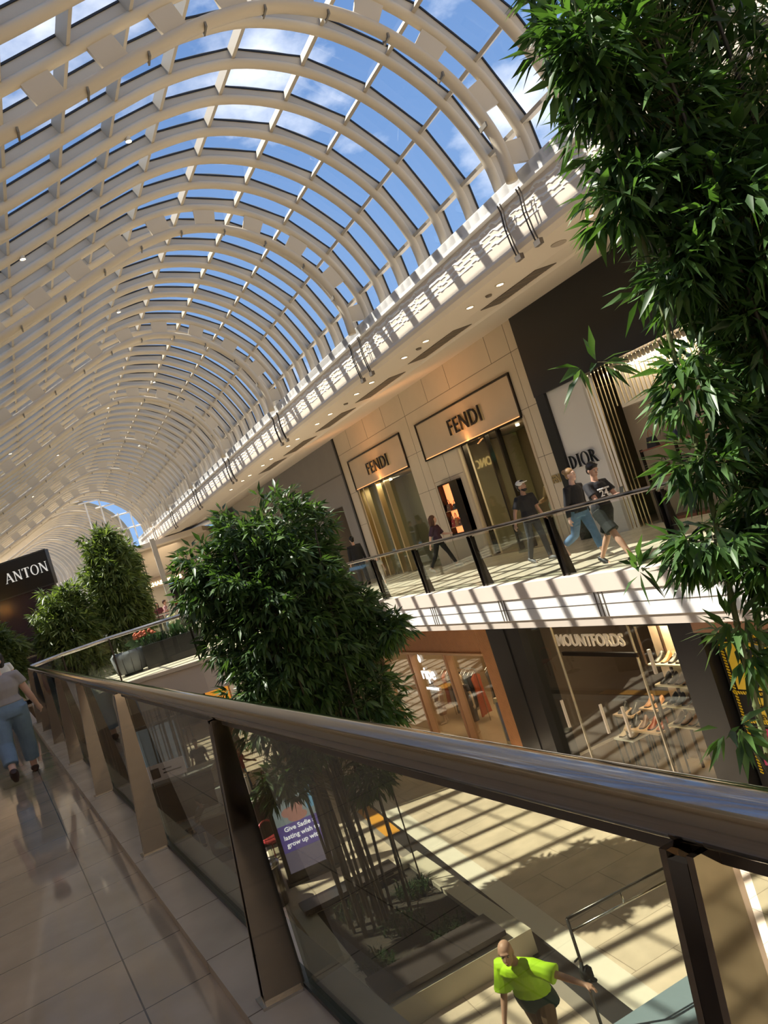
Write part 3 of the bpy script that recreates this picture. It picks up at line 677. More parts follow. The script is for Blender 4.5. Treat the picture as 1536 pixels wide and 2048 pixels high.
# ---- shops farther along the same walkway
cs = [((.62, .55, .45), 'cream shopfront with a dark window, next past the grey plaster shopfront'), ((.10, .09, .08), 'dark shopfront with a lit window, farthest along the opposite walkway')]
yy = 38
for i, (c_, l_) in enumerate(cs):
    t = empty('shopfront', tuple(wpt(XW, yy+2, 0)), label=l_, cat='shopfront')
    mb = MB(shR); pbox(mb, yy, yy+5.4, 3.1, 5.42, -.3, .02); pbox(mb, yy, yy+.4, 0, 3.1, -.3, .02); pbox(mb, yy+5.0, yy+5.4, 0, 3.1, -.3, .02); wb(mb, 'surround', mat('shop_%d' % i, c_, .5), t)
    mb = MB(shR); pbox(mb, yy+.4, yy+5.0, 0, 3.1, -1.2, -1.1); wb(mb, 'window', mat('shop_glow_%d' % i, (.5, .4, .28), .5, emit=(1, .75, .45), es=.25+.2*i), t)
    yy += 5.4

# ---- downlights, vents, little fittings in the soffit
def downlight(x0, y, label, group):
    t = empty('downlight', tuple(wpt(x0, y, 4.80)), label=label, cat='downlight', group=group)
    mb = MB(); mb.lathe([(.085, -.012), (.085, -.001), (.06, -.001), (.06, -.012), (.085, -.012)], n=18, caps=False); mb.build('trim_ring', mat('ring_cream', (.75, .66, .52), .4), t)
    mb = MB(); mb.lathe([(.056, -.009), (.056, -.002)], n=16); mb.build('lens', warm_glow, t)
dl = [8.6, 10.87, 11.84, 13.53, 14.5, 16.2, 17.1, 18.9, 19.9, 21.6, 22.5, 24.3, 25.3, 27.0, 28.0, 29.8]
for i, y in enumerate(dl): downlight(7.48, y, 'round downlight in the tan soffit, number %s counting away from the big bamboo' % ['one', 'two', 'three', 'four', 'five', 'six', 'seven', 'eight', 'nine', 'ten', 'eleven', 'twelve', 'thirteen', 'fourteen', 'fifteen', 'sixteen'][i], 'downlights in the soffit')
vy = [(10.66+.1, 12.5), (13.55, 15.6), (16.6, 18.7), (19.7, 21.8), (22.9, 25.0), (26.0, 28.1)]
vl = ['beside the black fascia', 'above the doorway end of the stone shopfront', 'above the middle of the stone shopfront', 'above the far sign box of the stone shopfront', 'where stone and grey plaster shopfronts meet', 'above the grey plaster shopfront']
for i, (a, b) in enumerate(vy):
    t = empty('air_vent', tuple(wpt(8.4, (a+b)/2, 4.98)), label='long dark air grille in the soffit %s' % vl[i], cat='air vent', group='air grilles in the soffit')
    sl_ = lambda x: 4.86+(x-7.93)/(8.72-7.93)*.09
    mb = MB(shR); mb.add([(8.13, a, sl_(8.13)-.012), (8.58, a, sl_(8.58)-.012), (8.58, b, sl_(8.58)-.012), (8.13, b, sl_(8.13)-.012), (8.13, a, sl_(8.13)-.002), (8.58, a, sl_(8.58)-.002), (8.58, b, sl_(8.58)-.002), (8.13, b, sl_(8.13)-.002)], CUBE_F)
    wb(mb, 'grille', mat('vent_brown', (.13, .10, .07), .6), t)
    mb = MB(shR)
    for k in range(1, 6): y = a+(b-a)*k/6; mb.add([(8.13, y, sl_(8.13)-.016), (8.58, y, sl_(8.58)-.016), (8.58, y+.012, sl_(8.58)-.016), (8.13, y+.012, sl_(8.13)-.016), (8.13, y, sl_(8.13)-.011), (8.58, y, sl_(8.58)-.011), (8.58, y+.012, sl_(8.58)-.011), (8.13, y+.012, sl_(8.13)-.011)], CUBE_F)
    wb(mb, 'divider', mat('vent_line', (.35, .28, .2), .6), t)
for y, l_ in ((11.35, 'small dark sensor between two soffit downlights beside the black fascia'), (14.0, 'small dark sensor in the soffit above the stone shopfront doorway'), (18.0, 'small dark sensor in the soffit above the far sign box')):
    mb = MB(); mb.lathe([(.05, -.03), (.06, -.012), (.06, -.001)], n=14); o = mb.build('ceiling_sensor', mat('sensor', (.2, .16, .12), .5)); o.location = wpt(7.56, y, 4.8); tag(o, l_, 'sensor')
mb = MB(); mb.lathe([(.12, -.01), (.12, -.001)], n=20); o = mb.build('ceiling_speaker', mat('speaker_grille', (.42, .35, .27), .6)); o.location = wpt(7.6, 9.45, 4.8); tag(o, 'flat round speaker grille in the soffit near the bamboo', 'speaker')

# ================================================================== LOWER RIGHT SHOPS (plane x0 = 8.85)
XL = 8.85
def lv(y, z=0.):
    t = 9.5/(8.5+.065*y); return t*y, 1.6+(z-1.6)*t
def ly(y): return lv(y)[0]
def lbox(mb, y0, y1, z0, z1, d0, d1): return mb.box(XL-d1, XL-d0, y0, y1, z0, z1)
ZF = -4.5
mb = MB(shR); mb.box(13, 13.2, -9, 60, -4.5, -.8); struct('wall_right_lower', mb, mat('lower_back_wall', (.22, .17, .12), .6))
# timber shop
t = empty('shopfront', tuple(wpt(XL, 20, ZF)), label='timber-battened clothes shop with white lettering, below the stone shopfront', cat='shopfront')
a0, a1, a2 = ly(17.3), ly(17.97), ly(25.5)
mb = MB(shR)
for y in np.arange(a0, a1, .05): lbox(mb, y, y+.03, ZF, -1.0, 0, .06)
lbox(mb, a0, a1, ZF, -.86, -.2, .0); wb(mb, 'batten_pier', wood, t)
mb = MB(shR)
for y in np.arange(a0, a2, .05): lbox(mb, y, y+.03, -1.98, -.86, 0, .05)
lbox(mb, a0, a2+.5, -1.98, -.86, -.2, .0); wb(mb, 'batten_header', wood, t)
mb = MB(shR); lbox(mb, a1-.02, a2, -2.04, -1.98, -.2, .09); wb(mb, 'transom', mat('pale_timber', (.62, .4, .22), .4), t)
for y in (20.35, 23.1):
    y = ly(y); mb = MB(shR); lbox(mb, y-.09, y+.09, ZF, -2.0, -.15, .06); lbox(mb, y-.03, y+.03, ZF, -2.0, .06, .09); wb(mb, 'mullion', mat('mullion_timber', (.55, .33, .2), .35), t)
mb = MB(shR); lbox(mb, a1, a2, ZF+.02, -2.04, -.1, -.085); wb(mb, 'glazing', glass_s, t)
mb = MB(shR); lbox(mb, a0, a2+.5, ZF+.004, ZF+.01, -3.8, -.2); struct('floor_timber_shop', mb, mat('shop_floor_timber', (.4, .27, .16), .3))
for a, b, d0, d1 in ((a0-.05, a0+.05, -3.8, -.2), (a2+.5, a2+.6, -3.8, -.2), (a0, a2+.5, -3.9, -3.8)):
    mb = MB(shR); lbox(mb, a, b, ZF, -.9, d0, d1); struct('wall_timber_shop', mb, mat('ochre_partition', (.35, .24, .13), .6))
keep(area('shop_light', tuple(wpt(XL+1.6, 20.5, -1.0)), 1.2, 120, (1, .78, .52), (0, 0, 0), 5), t)
glow_w = mat('white_lit_letter', (1, 1, 1), .4, emit=(1, 1, 1), es=1.3)
yl = lv(22.75)[0]; o = text('sign_letter', 'ripe', .52, wpt(XL+.055, yl, -2.82), WX, (0, 0, 1), glow_w, None, .02, bold=.004, sx=1.02); keep(o, t)
o = text('sign_letter', 'MATERNITY', .11, wpt(XL+.055, yl-.05, -3.14), WX, (0, 0, 1), glow_w, None, .015, sx=1.3); keep(o, t)
mb = MB(); c_ = wpt(XL+.055, yl-.16, -2.23)
mb.ball(tuple(c_), (.03, .075, .11), 12, 8); mb.tube([tuple(c_+Vector((0, 0, .09))), tuple(c_+Vector((0, .03, .18))), tuple(c_+Vector((0, .1, .24)))], .012, 6); wb(mb, 'pear_emblem', glow_w, t, True)
# hanging garments
GC = [(.5, .1, .03), (.02, .02, .03), (.05, .07, .12), (.35, .3, .25), (.6, .16, .05), (.03, .03, .03), (.12, .1, .1), (.25, .22, .2), (.06, .05, .05), (.3, .06, .04), (.1, .14, .16), (.45, .4, .35)]
GN = ['rust orange', 'black', 'dark navy', 'oatmeal', 'bright rust', 'plain black', 'charcoal', 'stone grey', 'near black', 'brick red', 'dark teal', 'light oatmeal']
def garment(i, L):
    t = empty('hanging_garment'); w_ = .46
    mb = MB(); n = 9; vs = []; zz = [0, -.08, -.3, -.6, -L]
    for z, wd in zip(zz, (.10, .42, .36, .38, .5)):
        for k in range(n): u = k/(n-1)-.5; vs.append((u*wd, .035*math.cos(u*22+i)*min(1, -z*2+.2)+.02, z-.06*abs(u)))
    m_ = len(vs); vs += [(x, y-.05, z) for x, y, z in vs]
    fs = [(r*n+k, r*n+k+1, (r+1)*n+k+1, (r+1)*n+k) for r in range(4) for k in range(n-1)]
    fs += [tuple(q+m_ for q in reversed(f)) for f in fs[:]]+[(r*n, (r+1)*n, (r+1)*n+m_, r*n+m_) for r in range(4)]+[(r*n+n-1, r*n+n-1+m_, (r+1)*n+n-1+m_, (r+1)*n+n-1) for r in range(4)]
    mb.add(vs, fs); mb.build('cloth', mat('garment_%d' % i, GC[i % 12], .8), t, True)
    mb = MB(); mb.tube([(-.18, 0, -.03), (0, 0, .05), (.18, 0, -.03)], .006, 5); mb.tube([(0, 0, .05), (0, 0, .1), (.02, 0, .13)], .004, 5); mb.build('hanger', mat('wire', (.6, .6, .6), .3, 1), t)
    return t
def rack(y0, y1, d, z, label):
    t = empty('clothes_rack', tuple(wpt(XL+d, (y0+y1)/2, ZF)), label=label, cat='clothes rack')
    mb = MB(shR); mb.tube([(XL+d, y0, z), (XL+d, y1, z)], .015, 8); wb(mb, 'rail', steel2, t)
    for y in (y0, y1): mb = MB(shR); mb.tube([(XL+d, y, ZF+.01), (XL+d, y, z)], .015, 6); wb(mb, 'leg', steel2, t)
rack(20.9, 22.9, 1.3, -2.95, 'steel clothes rack behind the left pane of the timber shop')
rack(18.6, 20.2, 1.3, -2.75, 'steel clothes rack behind the right pane of the timber shop')
for j, (y0, y1, z) in enumerate([(21.0, 22.8, -2.95), (18.7, 20.1, -2.75)]):
    for i in range(9):
        g = garment((i*5+j*3) % 12, .95 if i % 3 else 1.2); y = y0+(y1-y0)*i/8; g.location = wpt(XL+1.3, y, z-.13); g.rotation_euler = (0, 0, .5+.1*math.sin(i*3))
        tag(g, '%s garment, hanging %s on the %s rack of the timber shop' % (GN[(i*5+j*3) % 12], ['first', 'second', 'third', 'fourth', 'fifth', 'sixth', 'seventh', 'eighth', 'ninth'][i]+' from the right', ['left', 'right'][j]), 'garment', 'garments on the racks')
# poster stand
t = empty('poster_stand', tuple(wpt(XL+.45, ly(18.3), ZF)), label='timber-framed stand with a blue poster just inside the right pane', cat='poster stand')
py0, py1 = ly(17.95)+.05, ly(18.85)
mb = MB(shR); mb.box(XL+.25, XL+.75, py0, py1, ZF+.01, ZF+1.22); wb(mb, 'box', mat('poster_box', (.62, .5, .33), .5), t)
mb = MB(shR); mb.box(XL+.235, XL+.25, py0+.06, py1-.08, ZF+.12, ZF+1.12); wb(mb, 'poster', mat('blue_poster', (.12, .13, .30), .4, noise=(5, .7)), t)

# black piers and shoe shop
mb = MB(shR); lbox(mb, ly(15.7), ly(17.25), ZF, -.86, -.4, .12); lbox(mb, ly(16.35), ly(16.4), ZF, -.86, .12, .14); struct('wall_pier_near_timber_shop', mb, black)
mb = MB(shR); lbox(mb, ly(10.02), ly(10.75), ZF, -.86, -.4, .14); lbox(mb, ly(10.0), ly(10.06), ZF, -.86, .14, .2); struct('wall_pier_near_sale', mb, black)
t = empty('shopfront', tuple(wpt(XL, 13, ZF)), label='glass-fronted shoe shop with grey block lettering between two black piers', cat='shopfront')
b0, b1 = ly(10.75), ly(15.7)
for a, b in ((b0, ly(12.05)), (ly(12.05), ly(14.62)), (ly(14.62), b1)):
    mb = MB(shR); lbox(mb, a+.01, b-.01, ZF+.02, -.9, -.06, -.045); wb(mb, 'glazing', mat('x', (1, 1, 1)) and glass_s, t)
for y in (12.05, 14.62):
    mb = MB(shR); lbox(mb, ly(y)-.012, ly(y)+.012, ZF, -.9, -.07, -.03); wb(mb, 'glass_joint', mat('bright_edge', (.6, .55, .45), .2, .6), t)
for z_ in (-1.98,):
    mb = MB(shR); lbox(mb, ly(12.0), ly(14.45), z_-.04, z_+.04, -.08, -.02); wb(mb, 'patch_fitting', darksteel, t)
for y in (12.9, 13.6, 15.0, 12.2):
    mb = MB(shR); lbox(mb, ly(y)-.02, ly(y)+.02, -3.6, -3.0, .0, .05) if y != 12.2 else lbox(mb, ly(11.55), ly(11.6), -2.3, -1.85, .0, .05); wb(mb, 'door_handle', mat('pale_handle', (.7, .65, .58), .3, .3), t)
o = text('sign_letter', 'MOUNTFORDS', .345, wpt(XL+.02, lv(14.5)[0], -1.80), WX, (0, 0, 1), mat('grey_letter', (.80, .76, .70), .5), None, .03, bold=.006, fit=(lv(14.5)[0]-lv(12.25)[0])); keep(o, t)
mb = MB(shR); lbox(mb, ly(12.35), ly(12.95), ZF, -.9, -1.5, -1.15); struct('wall_taupe_pillar', mb, taupe)
for a, b, d0, d1 in ((b0-.3, b0-.2, -3.6, -.3), (b1+.2, b1+.3, -3.6, -.3), (b0, b1, -3.7, -3.6)):
    mb = MB(shR); lbox(mb, a, b, ZF, -.9, d0, d1); struct('wall_shoe_shop', mb, mat('brown_partition', (.09, .062, .043), .5))
mb = MB(shR); lbox(mb, b0, b1, ZF+.004, ZF+.01, -3.6, -.1); struct('floor_shoe_shop', mb, mat('shop_floor_brown', (.25, .18, .12), .25))
mb = MB(shR); lbox(mb, b0, ly(13.3), -1.45, -1.35, -2.4, -.3); struct('ceiling_shoe_shop', mb, mat('warm_bulkhead', (.65, .47, .3), .5))
keep(area('shop_light', tuple(wpt(XL+1.0, ly(11.9), -1.5)), .8, 120, (1, .8, .52), (0, 0, 0), 1.6), t)
keep(area('shop_light', tuple(wpt(XL+1.6, 14, -1.0)), .8, 26, (1, .8, .6), (0, 0, 0), 2), t)

def shoe(m, L=.26, heel=0.):
    """one shoe pointing along -x with sole, upper and opening"""
    t = empty('shoe'); mb = MB(); n = 9
    prof_ = [(-.5, .30, .05), (-.4, .42, .10), (-.2, .46, .16), (0, .36, .20), (.2, .32, .30), (.38, .34, .36), (.5, .26, .34)]
    vs = []; fs = []
    for i, (u, wd, h) in enumerate(prof_):
        for k in range(n):
            a = PI*k/(n-1); vs.append((u*L, math.cos(a)*wd*L*.5, .015+heel*(max(0, u+.1))*.15+math.sin(a)**.7*h*L))
    for i in range(len(prof_)-1):
        for k in range(n-1): fs.append((i*n+k, i*n+k+1, (i+1)*n+k+1, (i+1)*n+k))
    fs.append(tuple(range(n))); fs.append(tuple((len(prof_)-1)*n+k for k in range(n-1, -1, -1))); mb.add(vs, fs); mb.build('upper', m, t, True)
    mb = MB(); q = [(-.52, -.13), (-.45, -.2), (-.2, -.24), (.1, -.18), (.5, -.17), (.53, 0), (.5, .17), (.1, .18), (-.2, .24), (-.45, .2), (-.52, .13)]
    mb.prismz([(u*L, v*L) for u, v in q], 0, .018); mb.build('sole', mat('dark_sole', (.03, .02, .015), .6), t)
    if heel: mb = MB(); mb.box(.3*L, .5*L, -.03, .03, .018, .018+heel*.06); mb.build('heel', mat('dark_sole', (.03, .02, .015), .6), t)
    return t
SM = [mat('shoe_black', (.02, .018, .016), .3), mat('shoe_tan', (.45, .2, .07), .4), mat('shoe_brown', (.16, .07, .03), .4), mat('shoe_beige', (.62, .5, .36), .5), mat('shoe_rust', (.38, .08, .03), .35)]
SN = ['black', 'tan', 'brown', 'beige', 'rust red']
protos = [shoe(m, .27, .6) for m in SM]; used = [False]*5
def put_shoe(i, loc, rz, label, group, s_=1.):
    if used[i]: o = copy_tree(protos[i])
    else: o = protos[i]; used[i] = True
    o.location = loc; o.rotation_euler = (0, 0, rz); o.scale = (s_,)*3; tag(o, label, 'shoe', group); return o
# wall shelf unit with shoes
t = empty('shoe_shelf', tuple(wpt(XL+.7, ly(11.7), ZF)), label='tall dark-framed shoe shelving lit from above, behind the right pane', cat='shelving')
sy0, sy1 = ly(11.0), ly(12.28)
for y in (sy0, sy1):
    mb = MB(shR); mb.box(XL+.32, XL+.37, y-.03, y+.03, ZF+.01, -1.5); mb.box(XL+.84, XL+.88, y-.02, y+.02, ZF+.01, -1.5); wb(mb, 'post', mat('dark_brown_post', (.05, .025, .015), .4), t)
mb = MB(shR); mb.box(XL+.32, XL+.37, sy0, sy1, -1.53, -1.47); wb(mb, 'top_rail', MATS['dark_brown_post'], t)
mb = MB(shR); mb.box(XL+.88, XL+.92, sy0, sy1, -3.5, -1.5); wb(mb, 'back_panel', shelfm, t)
SZ = [-2.28, -2.68, -3.08, -3.46]
for z in SZ: mb = MB(shR); mb.box(XL+.36, XL+.88, sy0, sy1, z-.03, z); wb(mb, 'shelf', shelfm, t)
rnd = random.Random(4)
for r_, z in enumerate(SZ):
    for j in range(6):
        y = sy1-.14-(sy1-sy0-.28)*j/5; i = [(0, 1, 0, 0, 2, 2), (0, 0, 2, 1, 1, 1), (0, 0, 2, 2, 0, 0), (2, 1, 1, 3, 2, 0)][r_][j]
        put_shoe(i, wpt(XL+.56, y, z), .15, '%s shoe, place %s from the left on the %s wall shelf' % (SN[i], ['one', 'two', 'three', 'four', 'five', 'six'][j], ['top', 'second', 'third', 'lowest'][r_]), 'shoes on the wall shelves')
# display tables with shoes
t = empty('display_table', tuple(wpt(XL+.5, ly(13.2), ZF)), label='stepped timber shoe display on thin black legs behind the middle pane', cat='display table')
tops = [(ly(12.3), ly(13.35), .15, .6, -3.55), (ly(13.1), ly(13.7), .1, .5, -3.75), (ly(13.5), ly(14.1), .5, .9, -3.45), (ly(12.9), ly(13.45), .7, 1.1, -3.35)]
for i, (a, b, d0, d1, z) in enumerate(tops):
    mb = MB(shR); mb.box(XL+d0, XL+d1, a, b, z-.04, z); wb(mb, 'table_top', mat('pale_oak', (.62, .42, .26), .4) if i != 1 else mat('white_top', (.85, .83, .8), .4), t)
    for y in (a+.03, b-.03):
        for d in (d0+.03, d1-.03): mb = MB(shR); mb.box(XL+d-.012, XL+d+.012, y-.012, y+.012, ZF+.01, z-.04); wb(mb, 'leg', blackm, t)
dn = ['front table', 'white table', 'left table', 'rear table']
for ti, (a, b, d0, d1, z) in enumerate(tops):
    n_ = 4 if ti == 0 else 2
    for j in range(n_):
        i = [(4, 4, 2, 0), (3, 3), (0, 0), (1, 1)][ti][j]
        put_shoe(i, wpt(XL+(d0+d1)/2, a+.12+(b-a-.24)*j/max(1, n_-1), z), .2+.1*j, '%s shoe on the %s of the stepped display, %s from the right' % (SN[i], dn[ti], ['first', 'second', 'third', 'fourth'][j]), 'shoes on the stepped display', 1.1)
t = empty('shoe_bench', tuple(wpt(XL+.35, 10.75, ZF)), label='low pale shoe bench just left of the near black pier', cat='bench')
mb = MB(shR); mb.box(XL+1.0, XL+1.5, 11.2, 12.0, -4.12, -4.06); wb(mb, 'seat', mat('pale_oak', (.62, .42, .26), .4), t)
mb = MB(shR); mb.box(XL+1.02, XL+1.48, 11.25, 11.95, ZF+.01, -4.12); wb(mb, 'base', mat('bench_base', (.3, .2, .12), .5), t)
for j in range(4): put_shoe(2 if j < 3 else 0, wpt(XL+1.2, 11.3+.18*j, -4.06), .3, 'large %s shoe on the low bench, %s from the right' % (SN[2 if j < 3 else 0], ['first', 'second', 'third', 'fourth'][j]), 'shoes on the low bench', 1.25)

# sale window
t = empty('sale_window', tuple(wpt(XL, 8, ZF)), label='shop window covered with yellow, black and magenta closing sale posters', cat='shop window')
mb = MB(shR); lbox(mb, 5.5, ly(9.95), ZF, -1.0, -.2, .0); wb(mb, 'backing', blackm, t)
mb = MB(shR); lbox(mb, 5.5, ly(9.95), -1.45, -.86, .0, .35); wb(mb, 'canopy', mat('copper_canopy', (.42, .24, .15), .35, .3), t)
ym = mat('sale_yellow', (.85, .62, .03), .4); mg = mat('sale_magenta', (.62, .03, .17), .4); wh = mat('sale_white', (.9, .9, .9), .4)
mb = MB(shR)
for a, b, z0, z1 in ((8.9, ly(9.78), -2.5, -1.72), (8.9, ly(9.55), -3.0, -2.62)): lbox(mb, a, b, z0, z1, 0, .012)
lbox(mb, 7.2, 8.6, -3.0, -1.72, 0, .012); lbox(mb, 5.8, 10.0, -4.4, -3.98, 0, .012)
wb(mb, 'yellow_poster', ym, t)
mb = MB(shR)
for z0 in (-3.33, -3.74): lbox(mb, 8.8, 10.12, z0, z0+.2, 0, .014)
wb(mb, 'magenta_poster', mg, t)
mb = MB(shR)
for z in (-1.66, -2.58, -3.05):
    for j in range(30):
        y = 8.8+j*.05; mb.add([(XL-.004, y, z), (XL-.004, y+.025, z), (XL-.004, y+.05, z+.05), (XL-.004, y+.025, z+.05), (XL-.016, y, z), (XL-.016, y+.025, z), (XL-.016, y+.05, z+.05), (XL-.016, y+.025, z+.05)], CUBE_F)
for j in range(46):
    z = -3.9+j*.05; y = ly(9.83); mb.add([(XL-.004, y, z), (XL-.004, y+.05, z+.02), (XL-.004, y+.05, z+.045), (XL-.004, y, z+.025), (XL-.016, y, z), (XL-.016, y+.05, z+.02), (XL-.016, y+.05, z+.045), (XL-.016, y, z+.025)], CUBE_F)
wb(mb, 'hazard_stripe', ym, t)
for s_, sz, y, z, m_, bd in (('70', .62, 9.86, -2.28, blackm, .02), ('UP TO', .12, 9.8, -1.66+.02, ym, 0), ('MUST', .14, 9.7, -2.46, blackm, .004), ('HOU', .13, 9.8, -2.82, blackm, .004), ('EVERYTHING', .12, 9.8, -2.98, blackm, 0), ('ALL', .19, 9.97, -3.31, wh, .008), ('MUST', .17, 9.97, -3.50, wh, .006), ('ALL', .19, 9.97, -3.72, wh, .008), ('MUST', .17, 9.97, -3.92, wh, .006)):
    o = text('poster_letter', s_, sz, wpt(XL-.02, y+.08, z), WX, (0, 0, 1), m_, None, .006, bold=bd, sx=.9); keep(o, t)

# ================================================================== FAR FACADES
t = empty('shopfront', (5, 46, 0), label='far cream shopfront with small glowing letters facing the camera', cat='shopfront')
FD = Vector((math.cos(-YAW), math.sin(-YAW), 0)); FN = Vector((-FD.y, FD.x, 0))
def fmap(p): v = Vector((3.3, 45.2, 0))+FD*p[0]+FN*p[1]; return (v.x, v.y, p[2])
mb = MB(fmap); mb.box(-1.6, 4.2, .2, 2, 2.95, 4.7); mb.box(-1.6, -1.2, .2, 2, 0, 2.95); wb(mb, 'upper_wall', mat('far_cream', (.62, .53, .42), .5), t)
mb = MB(fmap); mb.box(-1.9, 4.2, -1.2, 1.9, 4.5, 4.75); wb(mb, 'canopy', soffit_m, t)
mb = MB(fmap); mb.box(-1.6, 3.6, .05, .2, 2.38, 2.95); wb(mb, 'sign_band', mat('far_band', (.30, .23, .17), .5), t)
mb = MB(fmap); mb.box(-.6, .9, .3, .5, 0, 2.38); mb.box(1.9, 2.3, .3, .5, 0, 2.38); wb(mb, 'pier', mat('far_pier', (.7, .6, .45), .5), t)
mb = MB(fmap); mb.box(-1.6, 3.6, 1.2, 1.3, 0, 2.38); wb(mb, 'dark_opening', mat('far_dark', (.035, .03, .028), .6), t)
gl = mat('warm_lit_letter', (1, .9, .6), .5, emit=(1, .85, .5), es=3.5)
o = text('sign_letter', 'MICHAEL KORS', .28, Vector(fmap((-.1, -.02, 2.50))), FD, (0, 0, 1), gl, None, .02, bold=.01, sx=1.05, spacing=1.1); keep(o, t)
mb = MB(fmap); mb.box(-1.15, -.75, -.02, .04, 2.45, 2.75); wb(mb, 'lit_sign', gl, t)
keep(area('shop_light', fmap((1, -.5, 4.4)), 3, 16, (1, .8, .55), (0, 0, 0), 1), t)
mb = MB(); mb.box(-.11, .11, -.09, .09, 0, 4.5); c_ = mb.build('column', mat('pale_column', (.55, .5, .42), .4)); c_.location = (3.75, 38.5, 0); tag(c_, 'slim pale column standing in front of the far glowing letters', 'column')
mb = MB(); mb.box(3.6, 9, 36, 60, -.6, 0); mb.box(-3.5, 3.6, 37, 60, -.6, 0); struct('floor_far', mb, floor_up)
# black corner shop on the left
t = empty('shopfront', (-1.8, 41, 0), label='black corner shop with pale serif lettering above the far bamboo', cat='shopfront')
AD = Vector((math.cos(R(-27)), math.sin(R(-27)), 0)); AN = Vector((-AD.y, AD.x, 0))
A0 = Vector((-.80, 40.0, 0))
def amap(p): v = A0+AD*p[0]+AN*p[1]; return (v.x, v.y, p[2])
mb = MB(amap); mb.box(-3.6, 0, 0, .3, 3.9, 5.55); wb(mb, 'fascia', black, t)
mb = MB(amap); mb.box(-3.6, -.1, .1, .3, 0, 3.9); wb(mb, 'shop_wall', mat('dark_purple_window', (.035, .02, .035), .25), t)
mb = MB(amap); mb.box(-3.65, .03, -.03, 0, 5.5, 5.57); mb.box(-3.65, .03, -.03, .0, 3.88, 3.94); wb(mb, 'edge_strip', mat('edge_grey', (.05, .05, .05), .3), t)
serif_word('ANTON', .46, Vector(amap((-2.22, -.03, 4.55))), AD, mat('pale_letter', (.8, .78, .72), .4, emit=(1, 1, .95), es=.35), t, .03, .12)
# sign on the unseen left wall, caught as a reflection in the opposite glass
t = empty('wall_sign', (-5.0, 41, 3.5), label='gold capital letters on the left wall, seen mirrored in the opposite shop glass', cat='sign')
o = text('sign_letter', 'MONCLER', .75, Vector((-5.85, 39.4, 3.4)), (0, 1, 0), (0, 0, 1), mat('gold_lit_letter', (1, .75, .3), .4, emit=(1, .7, .25), es=2.5), None, .04, bold=.01); keep(o, t)

# ================================================================== PLANTER, BENCHES, ATRIUM FLOOR THINGS
mb = MB(lambda p: (p[0]-.065*(p[1]-12), p[1], p[2]))
K = [(1.72, 10.15), (4.2, 10.45), (4.2, 14.3), (1.72, 14.3)]
t = empty('planter', (2.9, 12.3, ZF), label='large pale stone planter bed holding the tall central bamboo', cat='planter')
def ring(x0, x1, y0, y1, w_, z0, z1):
    m_ = MB(); m_.box(x0, x1, y0, y0+w_, z0, z1); m_.box(x0, x1, y1-w_, y1, z0, z1); m_.box(x0, x0+w_, y0+w_, y1-w_, z0, z1); m_.box(x1-w_, x1, y0+w_, y1-w_, z0, z1); return m_
wb(ring(1.75, 4.2, 10.15, 14.2, .32, ZF, -4.16), 'stone_kerb', mat('planter_stone', (.66, .60, .47), .5, noise=(2, .1)), t)
mb = MB(); mb.box(2.07, 3.88, 10.47, 13.88, ZF, -4.24); wb(mb, 'soil_bed', soil, t)
def bench(x0, x1, y0, y1, label):
    t = empty('bench', ((x0+x1)/2, (y0+y1)/2, -4.16), label=label, cat='bench'); mb = MB(); mb.box(x0, x1, y0, y1, -4.10, -4.03); wb(mb, 'seat_slab', mat('dark_bench_stone', (.06, .05, .05), .25), t)
    mb = MB(); mb.box(x0+.08, x1-.08, y0+.08, y1-.08, -4.16, -4.10); wb(mb, 'bench_base', blackm, t)
bench(1.98, 3.86, 10.2, 10.85, 'dark slab bench along the sunlit near edge of the planter')
bench(1.88, 3.62, 13.65, 14.1, 'dark slab bench along the far edge of the planter')
# planter ground cover: low grasses
def blades(cxy, rad, n_, h, rs):
    g = np.random.default_rng(rs); vs = []; fs = []
    for i in range(n_):
        a = g.uniform(0, 2*PI); r_ = rad*math.sqrt(g.uniform()); x = cxy[0]+r_*math.cos(a); y = cxy[1]+r_*math.sin(a); b = g.uniform(0, 2*PI); l = h*g.uniform(.5, 1.1); o = len(vs); wd = .012
        dx, dy = math.cos(b), math.sin(b)
        vs += [(x-dy*wd, y+dx*wd, 0), (x+dy*wd, y-dx*wd, 0), (x+dx*l*.35-dy*wd, y+dy*l*.35+dx*wd, l*.75), (x+dx*l*.35+dy*wd, y+dy*l*.35-dx*wd, l*.75), (x+dx*l*.8, y+dy*l*.8, l*.8)]
        fs += [(o, o+1, o+3, o+2), (o+2, o+3, o+4)]
    return MB().add(vs, fs)
grass = leaf_mat('low_foliage', (.02, .05, .015), (.10, .19, .06))
for i, (x, y, r_, n_, l_) in enumerate([(3.55, 12.9, .3, 160, 'bright grassy tuft at the far right of the planter bed'), (2.3, 11.3, .25, 120, 'low grassy tuft at the near left of the planter bed'), (3.4, 11.2, .3, 140, 'dark grassy tuft beside the near bench'), (2.5, 13.2, .25, 90, 'low grassy tuft at the far left of the planter bed'), (3.0, 12.0, .35, 120, 'spiky low plant among the bamboo stems')]):
    o = blades((0, 0), r_, n_, .22, i).build('grass_tuft', grass); o.location = (x, y, -4.24); tag(o, l_, 'plant')

